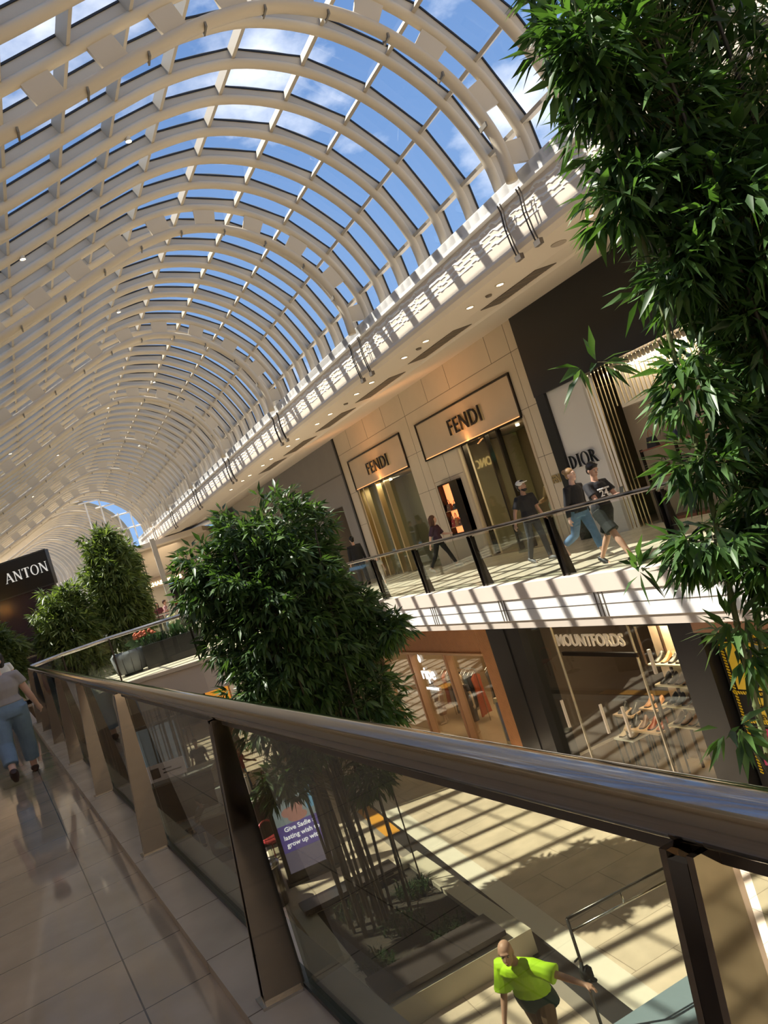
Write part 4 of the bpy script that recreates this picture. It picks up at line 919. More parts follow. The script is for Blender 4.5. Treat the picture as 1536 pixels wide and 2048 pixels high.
# ---- foliage
def foliage(name, n_sp, c, rad, L, per, seed, mtl, parent, lobes=(), shell=.45, dens_low=1., droop=.45, wide=1.):
    g = np.random.default_rng(seed); C = np.array(c); Rd = np.array(rad)
    d = g.normal(size=(n_sp, 3)); d /= np.linalg.norm(d, axis=1)[:, None]
    r_ = (shell+(1-shell)*g.random(n_sp))**.8
    p = C+d*Rd*r_[:, None]*(1+.16*np.sin(d[:, :1]*7+d[:, 2:3]*9+seed))
    cen = np.repeat(C[None], n_sp, 0)
    for (lc, lr, ln) in lobes:
        dd = g.normal(size=(ln, 3)); dd /= np.linalg.norm(dd, axis=1)[:, None]
        p = np.concatenate([p, np.array(lc)+dd*np.array(lr)*(g.random((ln, 1))**.5)]); d = np.concatenate([d, dd]); cen = np.concatenate([cen, np.repeat(np.array(lc)[None], ln, 0)])
    N = len(p); o = d*[1, 1, .55]+np.array([0, 0, .1]); o /= np.linalg.norm(o, axis=1)[:, None]
    m_ = per; P0 = np.repeat(p, m_, 0); O_ = np.repeat(o, m_, 0); n = N*m_
    rd = g.normal(size=(n, 3)); rd /= np.linalg.norm(rd, axis=1)[:, None]
    dr = O_*.75+rd*.75+np.array([0, 0, -droop]); dr /= np.linalg.norm(dr, axis=1)[:, None]
    ll = L*g.uniform(.6, 1.15, (n, 1)); wd = ll*g.uniform(.085, .12, (n, 1))*wide
    up_ = np.array([0, 0, 1.])+.5*g.normal(size=(n, 3)); sd = np.cross(dr, up_); sd /= np.linalg.norm(sd, axis=1)[:, None]+1e-9
    nm = np.cross(sd, dr); B = P0+rd*L*.25*g.random((n, 1))
    v0 = B; v1 = B+dr*ll*.38+sd*wd+nm*wd*.35; v2 = B+dr*ll*.38-sd*wd+nm*wd*.35; vm = B+dr*ll*.42; v3 = B+dr*ll+np.array([0, 0, -.12])*ll
    V = np.stack([v0, v1, vm, v2, v3], 1).reshape(-1, 3); idx = np.arange(n)[:, None]*5
    F = np.concatenate([idx+[0, 2, 1], idx+[0, 3, 2], idx+[1, 2, 4], idx+[2, 3, 4]], 0)
    me = bpy.data.meshes.new(name); me.vertices.add(len(V)); me.vertices.foreach_set('co', V.ravel())
    me.loops.add(F.size); me.loops.foreach_set('vertex_index', F.ravel().astype(np.int32)); me.polygons.add(len(F))
    me.polygons.foreach_set('loop_start', np.arange(0, F.size, 3, dtype=np.int32)); me.update(calc_edges=True)
    at = me.attributes.new('tone', 'FLOAT', 'POINT'); tone = np.clip(np.repeat(g.beta(1.6, 2.6, n), 5), 0, 1); at.data.foreach_set('value', tone.astype(np.float32))
    me.materials.append(mtl); ob = link(name, me); keep(ob, parent) if parent else None
    return p, cen
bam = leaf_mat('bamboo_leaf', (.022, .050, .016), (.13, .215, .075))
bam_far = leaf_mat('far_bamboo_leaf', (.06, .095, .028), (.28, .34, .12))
bam_near = leaf_mat('near_bamboo_leaf', (.020, .048, .016), (.13, .25, .07))
cane_d = mat('dark_cane', (.045, .035, .02), .5); cane_g = mat('green_cane', (.16, .19, .08), .4, noise=(8, .3)); twig_m = mat('twig', (.20, .19, .09), .6)
def cane(pts, r, m_, parent, seg=.32):
    P_ = [Vector(p) for p in pts]; mb = MB(); fine = []; n = max(4, int((P_[-1]-P_[0]).length/seg))
    def at_(u):
        u *= len(P_)-1; i = min(int(u), len(P_)-2); f = u-i; a = P_[i]; b = P_[i+1]; return a.lerp(b, f)
    pp, rr = [], []
    for i in range(n):
        for f, k in ((0.0, 1.18), (.06, .95), (.94, .95)): pp.append(at_(min(1, (i+f)/n))); rr.append(r*k*(1-.45*(i+f)/n))
    mb.tube(pp, rr, 8); return wb(mb, 'cane', m_, parent, True)
def branches(p, ax, parent, seed, frac=.35, r_=.0035):
    g = random.Random(seed); mb = MB()
    for i in range(0, len(p), max(1, int(1/frac))):
        q = Vector(p[i]); a = Vector(ax(q.z-.5)); m_ = a.lerp(q, .5)+Vector((0, 0, .12)); mb.tube([a, m_, q], [r_*1.3, r_, r_*.6], 3)
    wb(mb, 'branches', twig_m, parent)
# central bamboo
t = empty('bamboo', (2.75, 12.7, -4.24), label='dense bushy bamboo clump standing in the stone planter, centre of the picture', cat='bamboo')
ax = lambda z: (2.78+.02*(z+4.2), 12.65+.03*z, z)
p, c_ = foliage('foliage', 2300, (2.93, 12.9, .85), (1.25, 1.15, 1.85), .235, 8, 3, bam, t, wide=1.25, lobes=[((1.9, 13.0, 1.6), (.6, .5, .75), 180), ((3.9, 12.8, .25), (.7, .6, .6), 260), ((3.6, 12.7, -1.05), (.8, .7, .8), 330), ((2.6, 12.7, -1.15), (.6, .6, .5), 130), ((4.35, 12.5, .0), (.45, .4, .25), 90), ((2.1, 12.6, -.3), (.6, .6, .9), 170), ((2.0, 12.4, -1.55), (.45, .4, .35), 80), ((3.3, 12.3, -2.0), (.45, .4, .35), 70)])
branches(p, ax, t, 1)
g = random.Random(7)
for i in range(15):
    x = 2.75+g.uniform(-.42, .5); y = 12.65+g.uniform(-.45, .45); dx = g.uniform(-.35, .45)
    cane([(x, y, -4.3), (x+dx*.25, y, -2.2), (x+dx*.6, y+.05, 0), (x+dx*1.3, y+.1, 2.0)], g.uniform(.026, .046), cane_d, t)
for x, y, x2 in ((3.45, 12.75, 3.3), (3.75, 12.95, 3.45)): cane([(x, y, -4.3), (x, y, -2.4), (x2, y, -.6)], .016, cane_d, t)
# far bamboos
far = [((1.15, 27.6), (.85, .8, 1.9), 2.6, 1500, 5, 'tall feathery bamboo behind the bridge, rising highest on the left side', 3),
       ((-.55, 27.0), (.95, .8, 1.35), 1.65, 1300, 9, 'broad bamboo under the black corner shop, left of the tall feathery one', 3),
       ((-2.75, 26.6), (.85, .8, 1.2), 1.5, 900, 13, 'bamboo cut by the left picture edge, above the two walking women', 2),
       ((2.1, 33.0), (.5, .6, 1.5), 3.0, 350, 17, 'thin bamboo behind the tall feathery one, beside the far cream shopfront', 2)]
for (x, y), rad, cz, n_, sd, l_, nc in far:
    zb = 0.02 if sd == 13 else ZF
    t = empty('bamboo', (x, y, zb), label=l_, cat='bamboo')
    lob = [((x-.5, y, cz-1.6), (.6, .6, .9), 200), ((x+.45, y, cz-1.3), (.5, .5, .9), 200), ((x+.2, y, cz+rad[2]*.75), (.35, .35, .4), 70)] if sd not in (13, 17) else []
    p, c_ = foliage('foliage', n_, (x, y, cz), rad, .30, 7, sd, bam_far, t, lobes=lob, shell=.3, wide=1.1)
    g = random.Random(sd)
    for i in range(nc*4):
        xx = x+g.uniform(-.4, .4); yy_ = y+g.uniform(-.3, .3); cane([(xx, yy_, zb), (xx+.05, yy_, max(zb+.1, -1)), (xx+g.uniform(-.2, .2), yy_, cz+.6)], .028, cane_d, t, .6)
# foreground bamboo on the right
t = empty('bamboo', (3.3, 3.2, ZF), label='huge close bamboo filling the right edge of the picture', cat='bamboo')
RD = np.array([.93, -.37, 0]); C0 = np.array([3.22, 3.28, 0])
def fg(r, f, z): q = C0+RD*r+np.array([.37, .93, 0])*f; return (q[0], q[1], z)
lob = [(fg(.14, 0, 2.42), (.26, .3, .22), 55), (fg(-.02, 0, 1.84), (.22, .25, .18), 24), (fg(-.08, 0, 1.42), (.26, .25, .16), 30), (fg(-.20, 0, 1.03), (.25, .25, .13), 42), (fg(.05, 0, .80), (.24, .25, .14), 35), (fg(-.20, 0, .46), (.13, .15, .18), 15), (fg(-.37, 0, .03), (.10, .1, .10), 4), (fg(-.47, 0, 2.08), (.12, .1, .05), 3), (fg(-.60, 0, .98), (.07, .08, .06), 2), (fg(-.02, 0, 2.9), (.25, .25, .2), 45), (fg(.22, .1, 3.25), (.40, .4, .50), 187), (fg(.02, .0, 3.7), (.33, .3, .36), 102), (fg(.4, .2, 4.2), (.5, .5, .5), 153), (fg(.42, 0, 2.6), (.40, .5, .55), 187), (fg(.50, .1, 1.9), (.40, .5, .45), 187),
       (fg(.30, 0, 1.2), (.34, .4, .38), 127), (fg(.62, .1, .85), (.5, .5, .7), 221), (fg(.24, 0, .70), (.26, .3, .13), 37), (fg(.66, 0, -.05), (.4, .4, .5), 93), (fg(.22, -.05, .33), (.2, .2, .12), 13), (fg(.36, -.1, -.13), (.18, .2, .22), 20), (fg(.02, 0, 1.95), (.13, .14, .10), 8), (fg(.14, -.05, 1.55), (.16, .15, .12), 15), (fg(.55, -.2, -.75), (.16, .2, .25), 11)]
p, c_ = foliage('foliage', 1050, fg(1.0, .25, 2.6), (.66, .7, 2.1), .18, 8, 21, bam_near, t, lobes=lob, shell=.15, droop=.5, wide=1.15)
branches(p, lambda z: fg(.42+.0*z, .05, z), t, 3, .3, .0028)
cane([fg(.42, 0, -4.5), (3.04, 3.45, -.25), (3.08, 3.42, .41), (3.14, 3.37, 1.17), (3.19, 3.32, 2.2), fg(.05, .05, 4.4)], .021, cane_g, t, .38)
cane([fg(.7, 0, -4.5), (3.08, 3.41, -.02), (3.18, 3.32, .64), fg(.12, .1, 1.6), fg(.15, .1, 4.4)], .019, cane_g, t, .42)
for r_, f_, tr in ((.42, -.1, .3), (.55, .15, .35), (.8, 0, .7), (.62, .3, .45)): cane([fg(r_+.15, f_, -4.5), fg(r_, f_, 0), fg(tr, f_, 4.3)], .018, cane_d, t, .4)
# its planter on the lower floor
mb = MB(); mb.lathe([(.75, 0), (.85, .5), (.8, .5), (.78, .42)], (3.45, 3.0, ZF), 32); o = wb(mb, 'planter_bowl', MATS['planter_stone'], empty('planter', (3.45, 3.0, ZF), label='round stone planter under the close bamboo, below the picture edge', cat='planter'), True)

# ================================================================== PEOPLE
def etube(mb, pts, rr, n=16):
    vs = []
    for p, r_ in zip(pts, rr):
        for k in range(n): a = 2*PI*k/n; vs.append((p[0]+r_[0]*math.cos(a), p[1]+r_[1]*math.sin(a), p[2]))
    fs = [(i*n+k, i*n+(k+1) % n, (i+1)*n+(k+1) % n, (i+1)*n+k) for i in range(len(pts)-1) for k in range(n)]
    fs += [tuple(range(n-1, -1, -1)), tuple((len(pts)-1)*n+k for k in range(n))]; mb.add(vs, fs)
def fuse(name, mb, m_, parent, vox=.012, sm=3):
    me = mb.mesh('tmp', m_); o = bpy.data.objects.new('tmp', me); col.objects.link(o)
    r_ = o.modifiers.new('r', 'REMESH'); r_.mode = 'VOXEL'; r_.voxel_size = vox; r_.use_smooth_shade = True
    if sm: q = o.modifiers.new('s', 'SMOOTH'); q.factor = .5; q.iterations = sm
    dg = bpy.context.evaluated_depsgraph_get(); me2 = bpy.data.meshes.new_from_object(o.evaluated_get(dg)); bpy.data.objects.remove(o)
    me2.materials.clear(); me2.materials.append(m_); me2.name = name
    return link(name, me2, parent)
def person(loc, head_dir, h=1.74, legs=((20, 5), (-18, 25)), arms=((-15, 8, 15, 0), (18, 8, 15, 0)), lean=3, side=0, female=False, sk=None,
           top=None, sleeve=.6, top_len=-.02, top_loose=.014, bottom=None, hem=1.95, loose=.014, shoe=None, hair=None, hair_style='short', headturn=0, headpitch=0, girth=1.,
           vox=.012, label='', group=None, cat='person', name='person', face=True, cap=None):
    s_ = h/1.75; sk = sk or skin
    root = empty(name, loc, 0, label, cat, group); root.rotation_euler = (0, 0, math.atan2(-head_dir[0], head_dir[1])); root.scale = (s_*girth, s_*girth, s_)
    def dirv(a, b=0.): return Vector((math.sin(b), math.sin(a)*math.cos(b), -math.cos(a)*math.cos(b)))
    L = []
    for sx, (a, k) in zip((-1, 1), legs):
        hip = Vector((sx*.088, 0, 0)); th = dirv(R(a), R(sx*2)); kn = hip+th*.43; sh = dirv(R(a-k), R(-sx*1)); an = kn+sh*.42; L.append((hip, kn, an, a-k))
    low = min(l[2].z for l in L); pel = Vector((0, 0, -low+.075))
    L = [(a+pel, b+pel, c+pel, d) for a, b, c, d in L]
    ln = R(lean); sd = R(side)
    def sp(x, y, z): return pel+Vector((x+math.sin(sd)*z, y*math.cos(ln)+z*math.sin(ln), z*math.cos(ln)*math.cos(sd)-y*math.sin(ln)))
    def spl(zs, rr, infl=0.): return [tuple(sp(0, 0, z)) for z in zs], [(a+infl, b+infl) for a, b in rr]
    shw = .165 if female else .185
    hipw = .165 if female else .155; wst = .122 if female else .14
    Z_ = [-.08, 0, .08, .17, .28, .38, .44, .475]; RR = [(hipw*.85, .10), (hipw, .115), (hipw*.95, .11), (wst, .092), (.148 if female else .162, .108), (.158 if female else .178, .108), (.13, .085), (.075, .06)]
    body = MB()
    for hip, kn, an, d in L:
        body.tube([hip, hip.lerp(kn, .5), kn, kn.lerp(an, .3), kn.lerp(an, .75), an], [.086, .072, .053, .055, .038, .034], 12)
        fd = Vector((0, 1, 0)) if abs(d) < 35 else Vector((0, .3, -1)).normalized()
        tilt = R(max(-50, min(15, d*.8 if d < 0 else 0))); fd = Vector((0, math.cos(tilt), math.sin(tilt)))
        body.tube([an+fd*-.045+Vector((0, 0, -.035)), an+fd*.06+Vector((0, 0, -.04)), an+fd*.17+Vector((0, 0, -.052))], [.032, .036, .022], 8)
    pts, rr = spl(Z_, RR); etube(body, pts, rr)
    nb = sp(0, 0, .46); nt = sp(0, .012, .58); body.tube([nb, nt], [.056, .05], 12)
    A = []
    for sx, (f, b, e, c) in zip((-1, 1), arms):
        s0 = sp(sx*shw, 0, .425); u = dirv(R(f+lean*.3), R(sx*b)); el = s0+u*.28; fo = dirv(R(f+e), R(sx*(b-c))); wr = el+fo*.245; A.append((s0, el, wr, fo, sx))
        body.tube([sp(sx*.08, 0, .42), s0, s0.lerp(el, .4), el, el.lerp(wr, .35), wr], [.06, .056, .045, .037, .036, .025], 10)
        # hand: palm, four fingers, thumb
        ins = Vector((-sx, .15, 0)); ins = (ins-fo*ins.dot(fo)).normalized(); wd = fo.cross(ins).normalized()
        if wd.y < 0: wd = -wd
        body.tube([wr-fo*.01, wr+fo*.04, wr+fo*.085], [.024, .033, .030], 8, flat=.9)
        for q, (off_, l_) in enumerate(((.027, .068), (.009, .076), (-.009, .070), (-.026, .056))):
            b0 = wr+fo*.075+wd*off_; m1 = b0+fo*l_*.5+ins*.008; m2 = b0+fo*l_*.85+ins*.03; body.tube([b0, m1, m2], [.0095, .009, .0075], 6)
        b0 = wr+fo*.03+wd*.026; body.tube([b0, b0+(fo+wd*.7+ins*.5).normalized()*.04, b0+(fo*1.2+wd*.4+ins*.8).normalized()*.068], [.012, .0105, .009], 6)
    # head
    hc = sp(0, .02, .665); ht = R(headturn); hp = R(headpitch)
    HM = Matrix.Translation(hc) @ Matrix.Rotation(-ht, 4, 'Z') @ Matrix.Rotation(hp, 4, 'X')
    def hd(p): return tuple(HM @ Vector(p))
    hb = MB(hd)
    hb.ball((0, -.008, .022), (.074, .092, .094), 16, 12); hb.ball((0, .022, -.045), (.056, .066, .072), 14, 10); hb.ball((0, .052, -.092), (.03, .03, .026), 10, 8)
    hb.tube([(0, .084, .02), (0, .104, -.022), (0, .088, -.034)], [.009, .014, .012], 8); hb.ball((0, .080, .032), (.052, .014, .012), 10, 6); hb.ball((0, .084, -.062), (.024, .012, .011), 10, 6)
    for sx in (-1, 1): hb.ball((sx*.074, -.005, -.01), (.011, .02, .032), 8, 8)
    body.add(hb.v, hb.f)
    bo = fuse('body', body, sk, root, vox, 2)
    if face:
        for sx in (-1, 1):
            e = MB(hd); e.ball((sx*.030, .0785, .008), (.0125, .009, .007), 8, 6); e.build('eye', mat('eye_white', (.7, .68, .65), .2), root, True)
            e = MB(hd); e.ball((sx*.030, .0865, .008), (.006, .003, .006), 8, 6); e.ball((sx*.031, .083, .028), (.019, .007, .0035), 8, 4); e.build('eyebrow_and_iris', mat('dark_brow', (.03, .02, .015), .6), root, True)
        e = MB(hd); e.ball((0, .092, -.062), (.021, .007, .006), 10, 6); e.build('mouth', mat('lips', (.42, .16, .13), .5), root, True)
    if top:
        mb = MB(); zz = [z for z in Z_ if z >= top_len-.001]; zz = [top_len]+[z for z in Z_ if z > top_len+.02]
        rr = [tuple(np.interp(z, Z_, [r_[i] for r_ in RR]) for i in (0, 1)) for z in zz]
        pts, rr = spl(zz, rr, top_loose); rr = [(a+(.012 if i < 3 else 0), b+(.012 if i < 3 else 0)) for i, (a, b) in enumerate(rr)]; etube(mb, pts, rr)
        for s0, el, wr, fo, sx in A:
            P_ = [sp(sx*.06, 0, .425), s0]; r_ = [.068+top_loose*.4, .064+top_loose*.5]
            if sleeve <= 1: P_ += [s0.lerp(el, sleeve*.5), s0.lerp(el, sleeve)]; r_ += [.056+top_loose*.6, .054+top_loose]
            else: P_ += [s0.lerp(el, .5), el, el.lerp(wr, sleeve-1)]; r_ += [.05+top_loose*.5, .044+top_loose*.4, .033+top_loose*.4]
            mb.tube(P_, r_, 10)
        fuse('top', mb, top, root, vox, 1)
    if bottom:
        mb = MB(); pts, rr = spl([-.10, -.04, 0, .06, .10], [(hipw*.9, .105), (hipw, .118), (hipw, .12), (hipw*.97, .112), (hipw*.92, .105)], loose*.8); etube(mb, pts, rr)
        for hip, kn, an, d in L:
            P_ = [hip+Vector((0, 0, .03)), hip.lerp(kn, .5)]; r_ = [.09+loose, .076+loose]
            if hem <= 1: P_.append(hip.lerp(kn, hem)); r_.append(.072+loose*1.6)
            else: P_ += [kn, kn.lerp(an, .35), kn.lerp(an, hem-1)]; r_ += [.058+loose*.9, .057+loose, .042+loose*1.2]
            mb.tube(P_, r_, 12)
        fuse('bottoms', mb, bottom, root, vox, 1)
    if shoe:
        for hip, kn, an, d in L:
            tilt = R(max(-50, min(15, d*.8 if d < 0 else 0))); fd = Vector((0, math.cos(tilt), math.sin(tilt))); dn = Vector((0, math.sin(tilt), -math.cos(tilt)))
            mb = MB(); mb.tube([an-fd*.065+dn*.035, an-fd*.02+dn*.03, an+fd*.06+dn*.038, an+fd*.13+dn*.046, an+fd*.195+dn*.052], [.036, .043, .044, .036, .02], 10)
            mb.tube([an-fd*.07+dn*.062, an+fd*.07+dn*.064, an+fd*.185+dn*.064], [.026, .034, .024], 8, flat=.5); fuse('shoe', mb, shoe, root, max(vox, .009), 1)
    if hair:
        mb = MB(hd); mb.ball((0, -.022, .046), (.085, .098, .090), 16, 12)
        if hair_style == 'short': mb.ball((0, .040, .090), (.062, .052, .034), 10, 8); mb.ball((0, -.065, -.015), (.068, .045, .07), 10, 8)
        if hair_style == 'long': mb.tube([(0, -.06, .05), (0, -.085, -.06), (0, -.09, -.22), (0, -.08, -.30)], [.08, .078, .07, .045], 10); [mb.tube([(sx*.062, -.02, .04), (sx*.075, -.01, -.08), (sx*.07, -.03, -.2)], [.035, .03, .02], 8) for sx in (-1, 1)]
        if hair_style == 'bun': mb.ball((0, -.115, .075), (.045, .045, .045), 10, 8); mb.ball((0, -.06, -.01), (.07, .05, .06), 10, 8)
        fuse('hair', mb, hair, root, max(.008, vox*.8), 1)
    if cap:
        mb = MB(hd); mb.ball((0, -.012, .055), (.087, .103, .082), 18, 10); fuse('cap_crown', mb, cap, root, .008, 1)
        mb = MB(hd); mb.prismz([(-.065, .06), (-.06, .13), (-.03, .165), (.03, .165), (.06, .13), (.065, .06)], .052, .062); mb.build('cap_peak', cap, root)
    return root, (A, sp, HM)
blk = mat('black_cloth', (.012, .012, .015), .8); dnm = mat('blue_denim', (.10, .19, .33), .8, noise=(14, .25)); dnml = mat('light_denim', (.20, .29, .40), .8, noise=(10, .2)); gryt = mat('grey_marl_cloth', (.36, .33, .32), .85); whc = mat('white_cloth', (.78, .77, .74), .8)
hairb = mat('black_hair', (.01, .008, .007), .45); hairbr = mat('brown_hair', (.09, .04, .02), .5); hairbl = mat('dark_blond_hair', (.36, .21, .09), .5); leather = mat('brown_shoe', (.07, .03, .018), .5); bsh = mat('black_shoe', (.012, .012, .014), .5); wsh = mat('white_shoe', (.8, .79, .76), .5)
# near walkway, both seen from behind
person((-1.22, 11.5, 0), (-.10, 1), 1.68, legs=((-14, 32), (14, 4)), arms=((-8, 10, 12, 0), (10, 14, 12, 0)), female=True, sk=skin_l, top=gryt, sleeve=.5, top_len=.08, bottom=dnml, hem=1.78, loose=.024, shoe=leather, hair=hairbr, girth=1.3, label='person in grey tee and cropped pale jeans walking away at the left edge')
person((-2.05, 20.9, 0), (-.10, 1), 1.66, legs=((8, 2), (-8, 6)), arms=((0, 12, 10, 0), (5, 12, 10, 0)), female=True, sk=skin_l, top=whc, sleeve=.5, top_len=.08, bottom=blk, hem=1.85, loose=.05, shoe=bsh, hair=hairb, hair_style='long', label='person with long black hair, white tee and wide black trousers, walking away')
# worker in the high-visibility shirt
hv = mat('fluorescent_yellow_cloth', (.50, .88, .02), .7); bg_ = mat('bottle_green_cloth', (.01, .05, .04), .8); khaki = mat('khaki_trouser', (.18, .12, .07), .8)
r_, (A, sp, HM) = person((3.13, 8.02, ZF), (-.82, -.57), 1.80, legs=((16, 6), (-14, 14)), arms=((-8, 74, 6, 2), (6, 6, 18, 0)), lean=22, sk=skin, top=hv, sleeve=.85, top_len=-.04, top_loose=.045, bottom=khaki, hem=1.95, loose=.03, shoe=bsh, headpitch=-10, headturn=-20, vox=.009, label='bald worker in a fluorescent yellow shirt holding the trolley pole below')
mb = MB(); pts = [tuple(sp(0, 0, z)) for z in (-.15, -.04, .05)]; etube(mb, pts, [(.218, .178), (.222, .182), (.214, .176)], 24); fuse('green_shirt_hem', mb, bg_, r_, .012, 1)
# trolley
t = empty('trolley', (4.1, 7.5, ZF), label='steel cage trolley with a tall tube frame and blue-grey deck', cat='trolley')
gs = mat('trolley_tube', (.13, .12, .11), .3, .8)
mb = MB(); mb.tube([(3.62, 7.72, -2.88), (3.62, 7.72, ZF+.12)], .018, 8); mb.tube([(5.0, 7.62, -2.88), (5.0, 7.62, ZF+.12)], .018, 8); mb.tube([(3.62, 7.72, -2.88), (5.0, 7.62, -2.88)], .018, 8); wb(mb, 'push_frame', gs, t, True)
mb = MB(); mb.tube([(3.62, 7.72, -3.02), (5.0, 7.62, -3.02)], .014, 8); mb.tube([(4.3, 7.67, -2.88), (4.3, 7.67, -3.02)], .012, 6); wb(mb, 'cross_bar', mat('bright_tube', (.6, .58, .52), .2, 1.0), t, True)
mb = MB(); mb.box(3.62, 5.1, 6.7, 7.72, -4.16, -4.10); wb(mb, 'deck', mat('blue_grey_deck', (.22, .29, .34), .5), t)
for x in (3.7, 5.0):
    for y in (6.8, 7.62): mb = MB(lambda p: p); mb.tube([(x-.02, y, ZF+.08), (x+.02, y, ZF+.08)], .078, 16); mb.tube([(x, y, ZF+.08), (x, y, -4.16)], .012, 6); wb(mb, 'castor', mat('castor_rubber', (.03, .03, .03), .6), t, True)
mb = MB(); mb.tube([(3.62, 7.72, -3.36), (3.55, 7.62, -3.38), (3.66, 7.6, -3.52), (3.64, 7.7, -3.56)], .022, 8); mb.box(3.55, 3.66, 7.6, 7.68, -3.48, -3.38); mb.tube([(3.62, 7.72, -3.3), (3.5, 7.6, -3.24)], .012, 6); wb(mb, 'latch_handle', blackm, t, True)
# couple on the opposite walkway
r_, (A, sp, HM) = person((7.62, 10.42, 0), (.12, -.99), 1.76, legs=((-24, 14), (30, 4)), arms=((28, 6, 62, 34), (30, 4, 62, 34)), lean=4, sk=skin, top=blk, sleeve=.62, top_len=-.06, top_loose=.022, bottom=mat('black_shorts', (.02, .022, .02), .8), hem=.84, loose=.026, shoe=bsh, hair=hairb, headpitch=-22, headturn=4, vox=.009, label='person in black tee with white print and black shorts looking at a phone')
hnd = (A[0][2]+A[1][2])/2+Vector((0, .09, .03))
mb = MB(); c_ = hnd; mb.add([(c_.x-.036, c_.y, c_.z-.05), (c_.x+.036, c_.y, c_.z-.05), (c_.x+.036, c_.y+.05, c_.z+.085), (c_.x-.036, c_.y+.05, c_.z+.085), (c_.x-.036, c_.y+.009, c_.z-.055), (c_.x+.036, c_.y+.009, c_.z-.055), (c_.x+.036, c_.y+.059, c_.z+.08), (c_.x-.036, c_.y+.059, c_.z+.08)], CUBE_F)
ph = mb.build('phone', mat('phone_body', (.05, .06, .07), .2)); ph.matrix_world = Matrix.Translation(r_.location) @ Matrix.Rotation(r_.rotation_euler.z, 4, 'Z') @ Matrix.Scale(r_.scale.x, 4); tag(ph, 'dark phone held in both hands by the person in black shorts', 'phone')
for z, tx, sz in ((.345, 'MARATHON', .034), (.24, '24', .14), (.20, 'MMXX', .03)):
    f0 = sp(0, .142, z); o = text('chest_print', tx, sz, Vector((f0.x, f0.y, f0.z)), (-1, 0, 0), (0, -.06, 1), mat('print_white', (.8, .8, .8), .6), None, .012, align='CENTER', bold=.002, sx=1.25); o.parent = r_
w0 = A[0][1].lerp(A[0][2], .86); mb = MB(); mb.tube([w0-A[0][3]*.012, w0+A[0][3]*.012], .034, 14); wt = mb.build('watch', blackm, r_, True)
person((8.12, 11.75, 0), (.2, -.98), 1.70, legs=((14, 4), (-22, 45)), arms=((-12, 8, 16, 0), (-14, 12, 18, 0)), lean=5, female=True, sk=skin_l, top=blk, sleeve=1.9, top_len=-.02, top_loose=.02, bottom=dnm, hem=1.72, loose=.02, shoe=mat('beige_mule', (.7, .62, .5), .5), hair=hairbl, hair_style='bun', headturn=-10, vox=.010, label='person with tied-up fair hair, black top and cropped jeans beside the phone user')
r_, (A, sp, HM) = person((8.62, 14.15, 0), (.10, -1), 1.76, legs=((10, 2), (-12, 14)), arms=((4, 10, 14, 0), (-10, 26, 22, 0)), lean=1, sk=skin_d, top=blk, sleeve=.7, top_len=-.08, top_loose=.024, bottom=mat('dark_grey_trouser', (.03, .032, .036), .8), hem=1.97, loose=.006, shoe=mat('grey_trainer', (.10, .10, .10), .5), hair=hairb, cap=whc, headturn=-18, headpitch=8, vox=.010, label='bearded person in white cap, black tee and dark trousers, facing the camera')
def hd2(x): return tuple(HM @ Vector(x))
mb = MB(hd2); mb.ball((0, .045, -.085), (.052, .052, .038), 12, 8); mb.ball((0, .02, -.07), (.064, .05, .03), 12, 8); fuse('beard', mb, hairb, r_, .008, 1)
mb = MB(lambda p: hd2(p)); mb.ball((0, .08, -.01), (.001, .001, .001), 4, 3)
hb_ = A[1][2]; mb = MB(); mb.add([(.02, -.13, -.46), (.10, -.13, -.46), (.10, .16, -.46), (.02, .16, -.46), (.045, -.10, -.06), (.065, -.10, -.06), (.065, .12, -.06), (.045, .12, -.06)], CUBE_F)
bgm = glass_mat('clear_plastic', (.75, .78, .78), .12, .15)
bg2 = empty('carrier_bag', (0, 0, 0)); mb.build('bag_body', bgm, bg2); mb = MB(); mb.tube([(.055, -.07, -.06), (.05, .01, .07), (.055, .09, -.06)], .006, 6); mb.build('handle', blackm, bg2)
bg2.matrix_world = Matrix.Translation(r_.matrix_basis @ Vector((0, 0, 0))) @ Matrix.Rotation(r_.rotation_euler.z, 4, 'Z') @ Matrix.Translation(Vector((hb_.x-.06, hb_.y+.0, hb_.z-.10))); tag(bg2, 'clear plastic carrier bag in the hand of the person in the white cap', 'bag')
person((9.45, 20.6, 0), (.62, -.78), 1.68, legs=((24, 3), (-24, 14)), arms=((20, 8, 60, 20), (-25, 14, 12, 0)), lean=3, female=True, sk=skin_l, top=mat('dark_purple_cloth', (.05, .025, .05), .8), sleeve=.9, top_len=-.04, bottom=blk, hem=1.9, loose=.004, shoe=wsh, hair=hairbr, hair_style='long', headturn=-30, label='person in dark top, black leggings and white trainers striding past the lit niche')
person((8.75, 25.7, 0), (.1, 1), 1.78, legs=((8, 2), (-8, 6)), arms=((0, 10, 10, 0), (0, 10, 10, 0)), sk=skin, top=blk, sleeve=1.9, top_loose=.03, bottom=mat('dark_blue_trouser', (.03, .04, .07), .8), loose=.012, shoe=bsh, hair=hairb, vox=.014, label='person in black jumper seen from behind near the grey plaster shopfront')
person((8.25, 22.6, 0), (-.5, -1), .98, legs=((12, 4), (-12, 10)), arms=((10, 14, 20, 0), (-10, 14, 20, 0)), sk=skin_l, top=mat('pale_pattern', (.6, .56, .5), .8, noise=(20, .3)), sleeve=.7, bottom=mat('pale_trouser', (.55, .5, .45), .8), hem=1.5, shoe=wsh, hair=hairb, vox=.014, label='small child in pale clothes behind the balustrade near the stone shopfront')
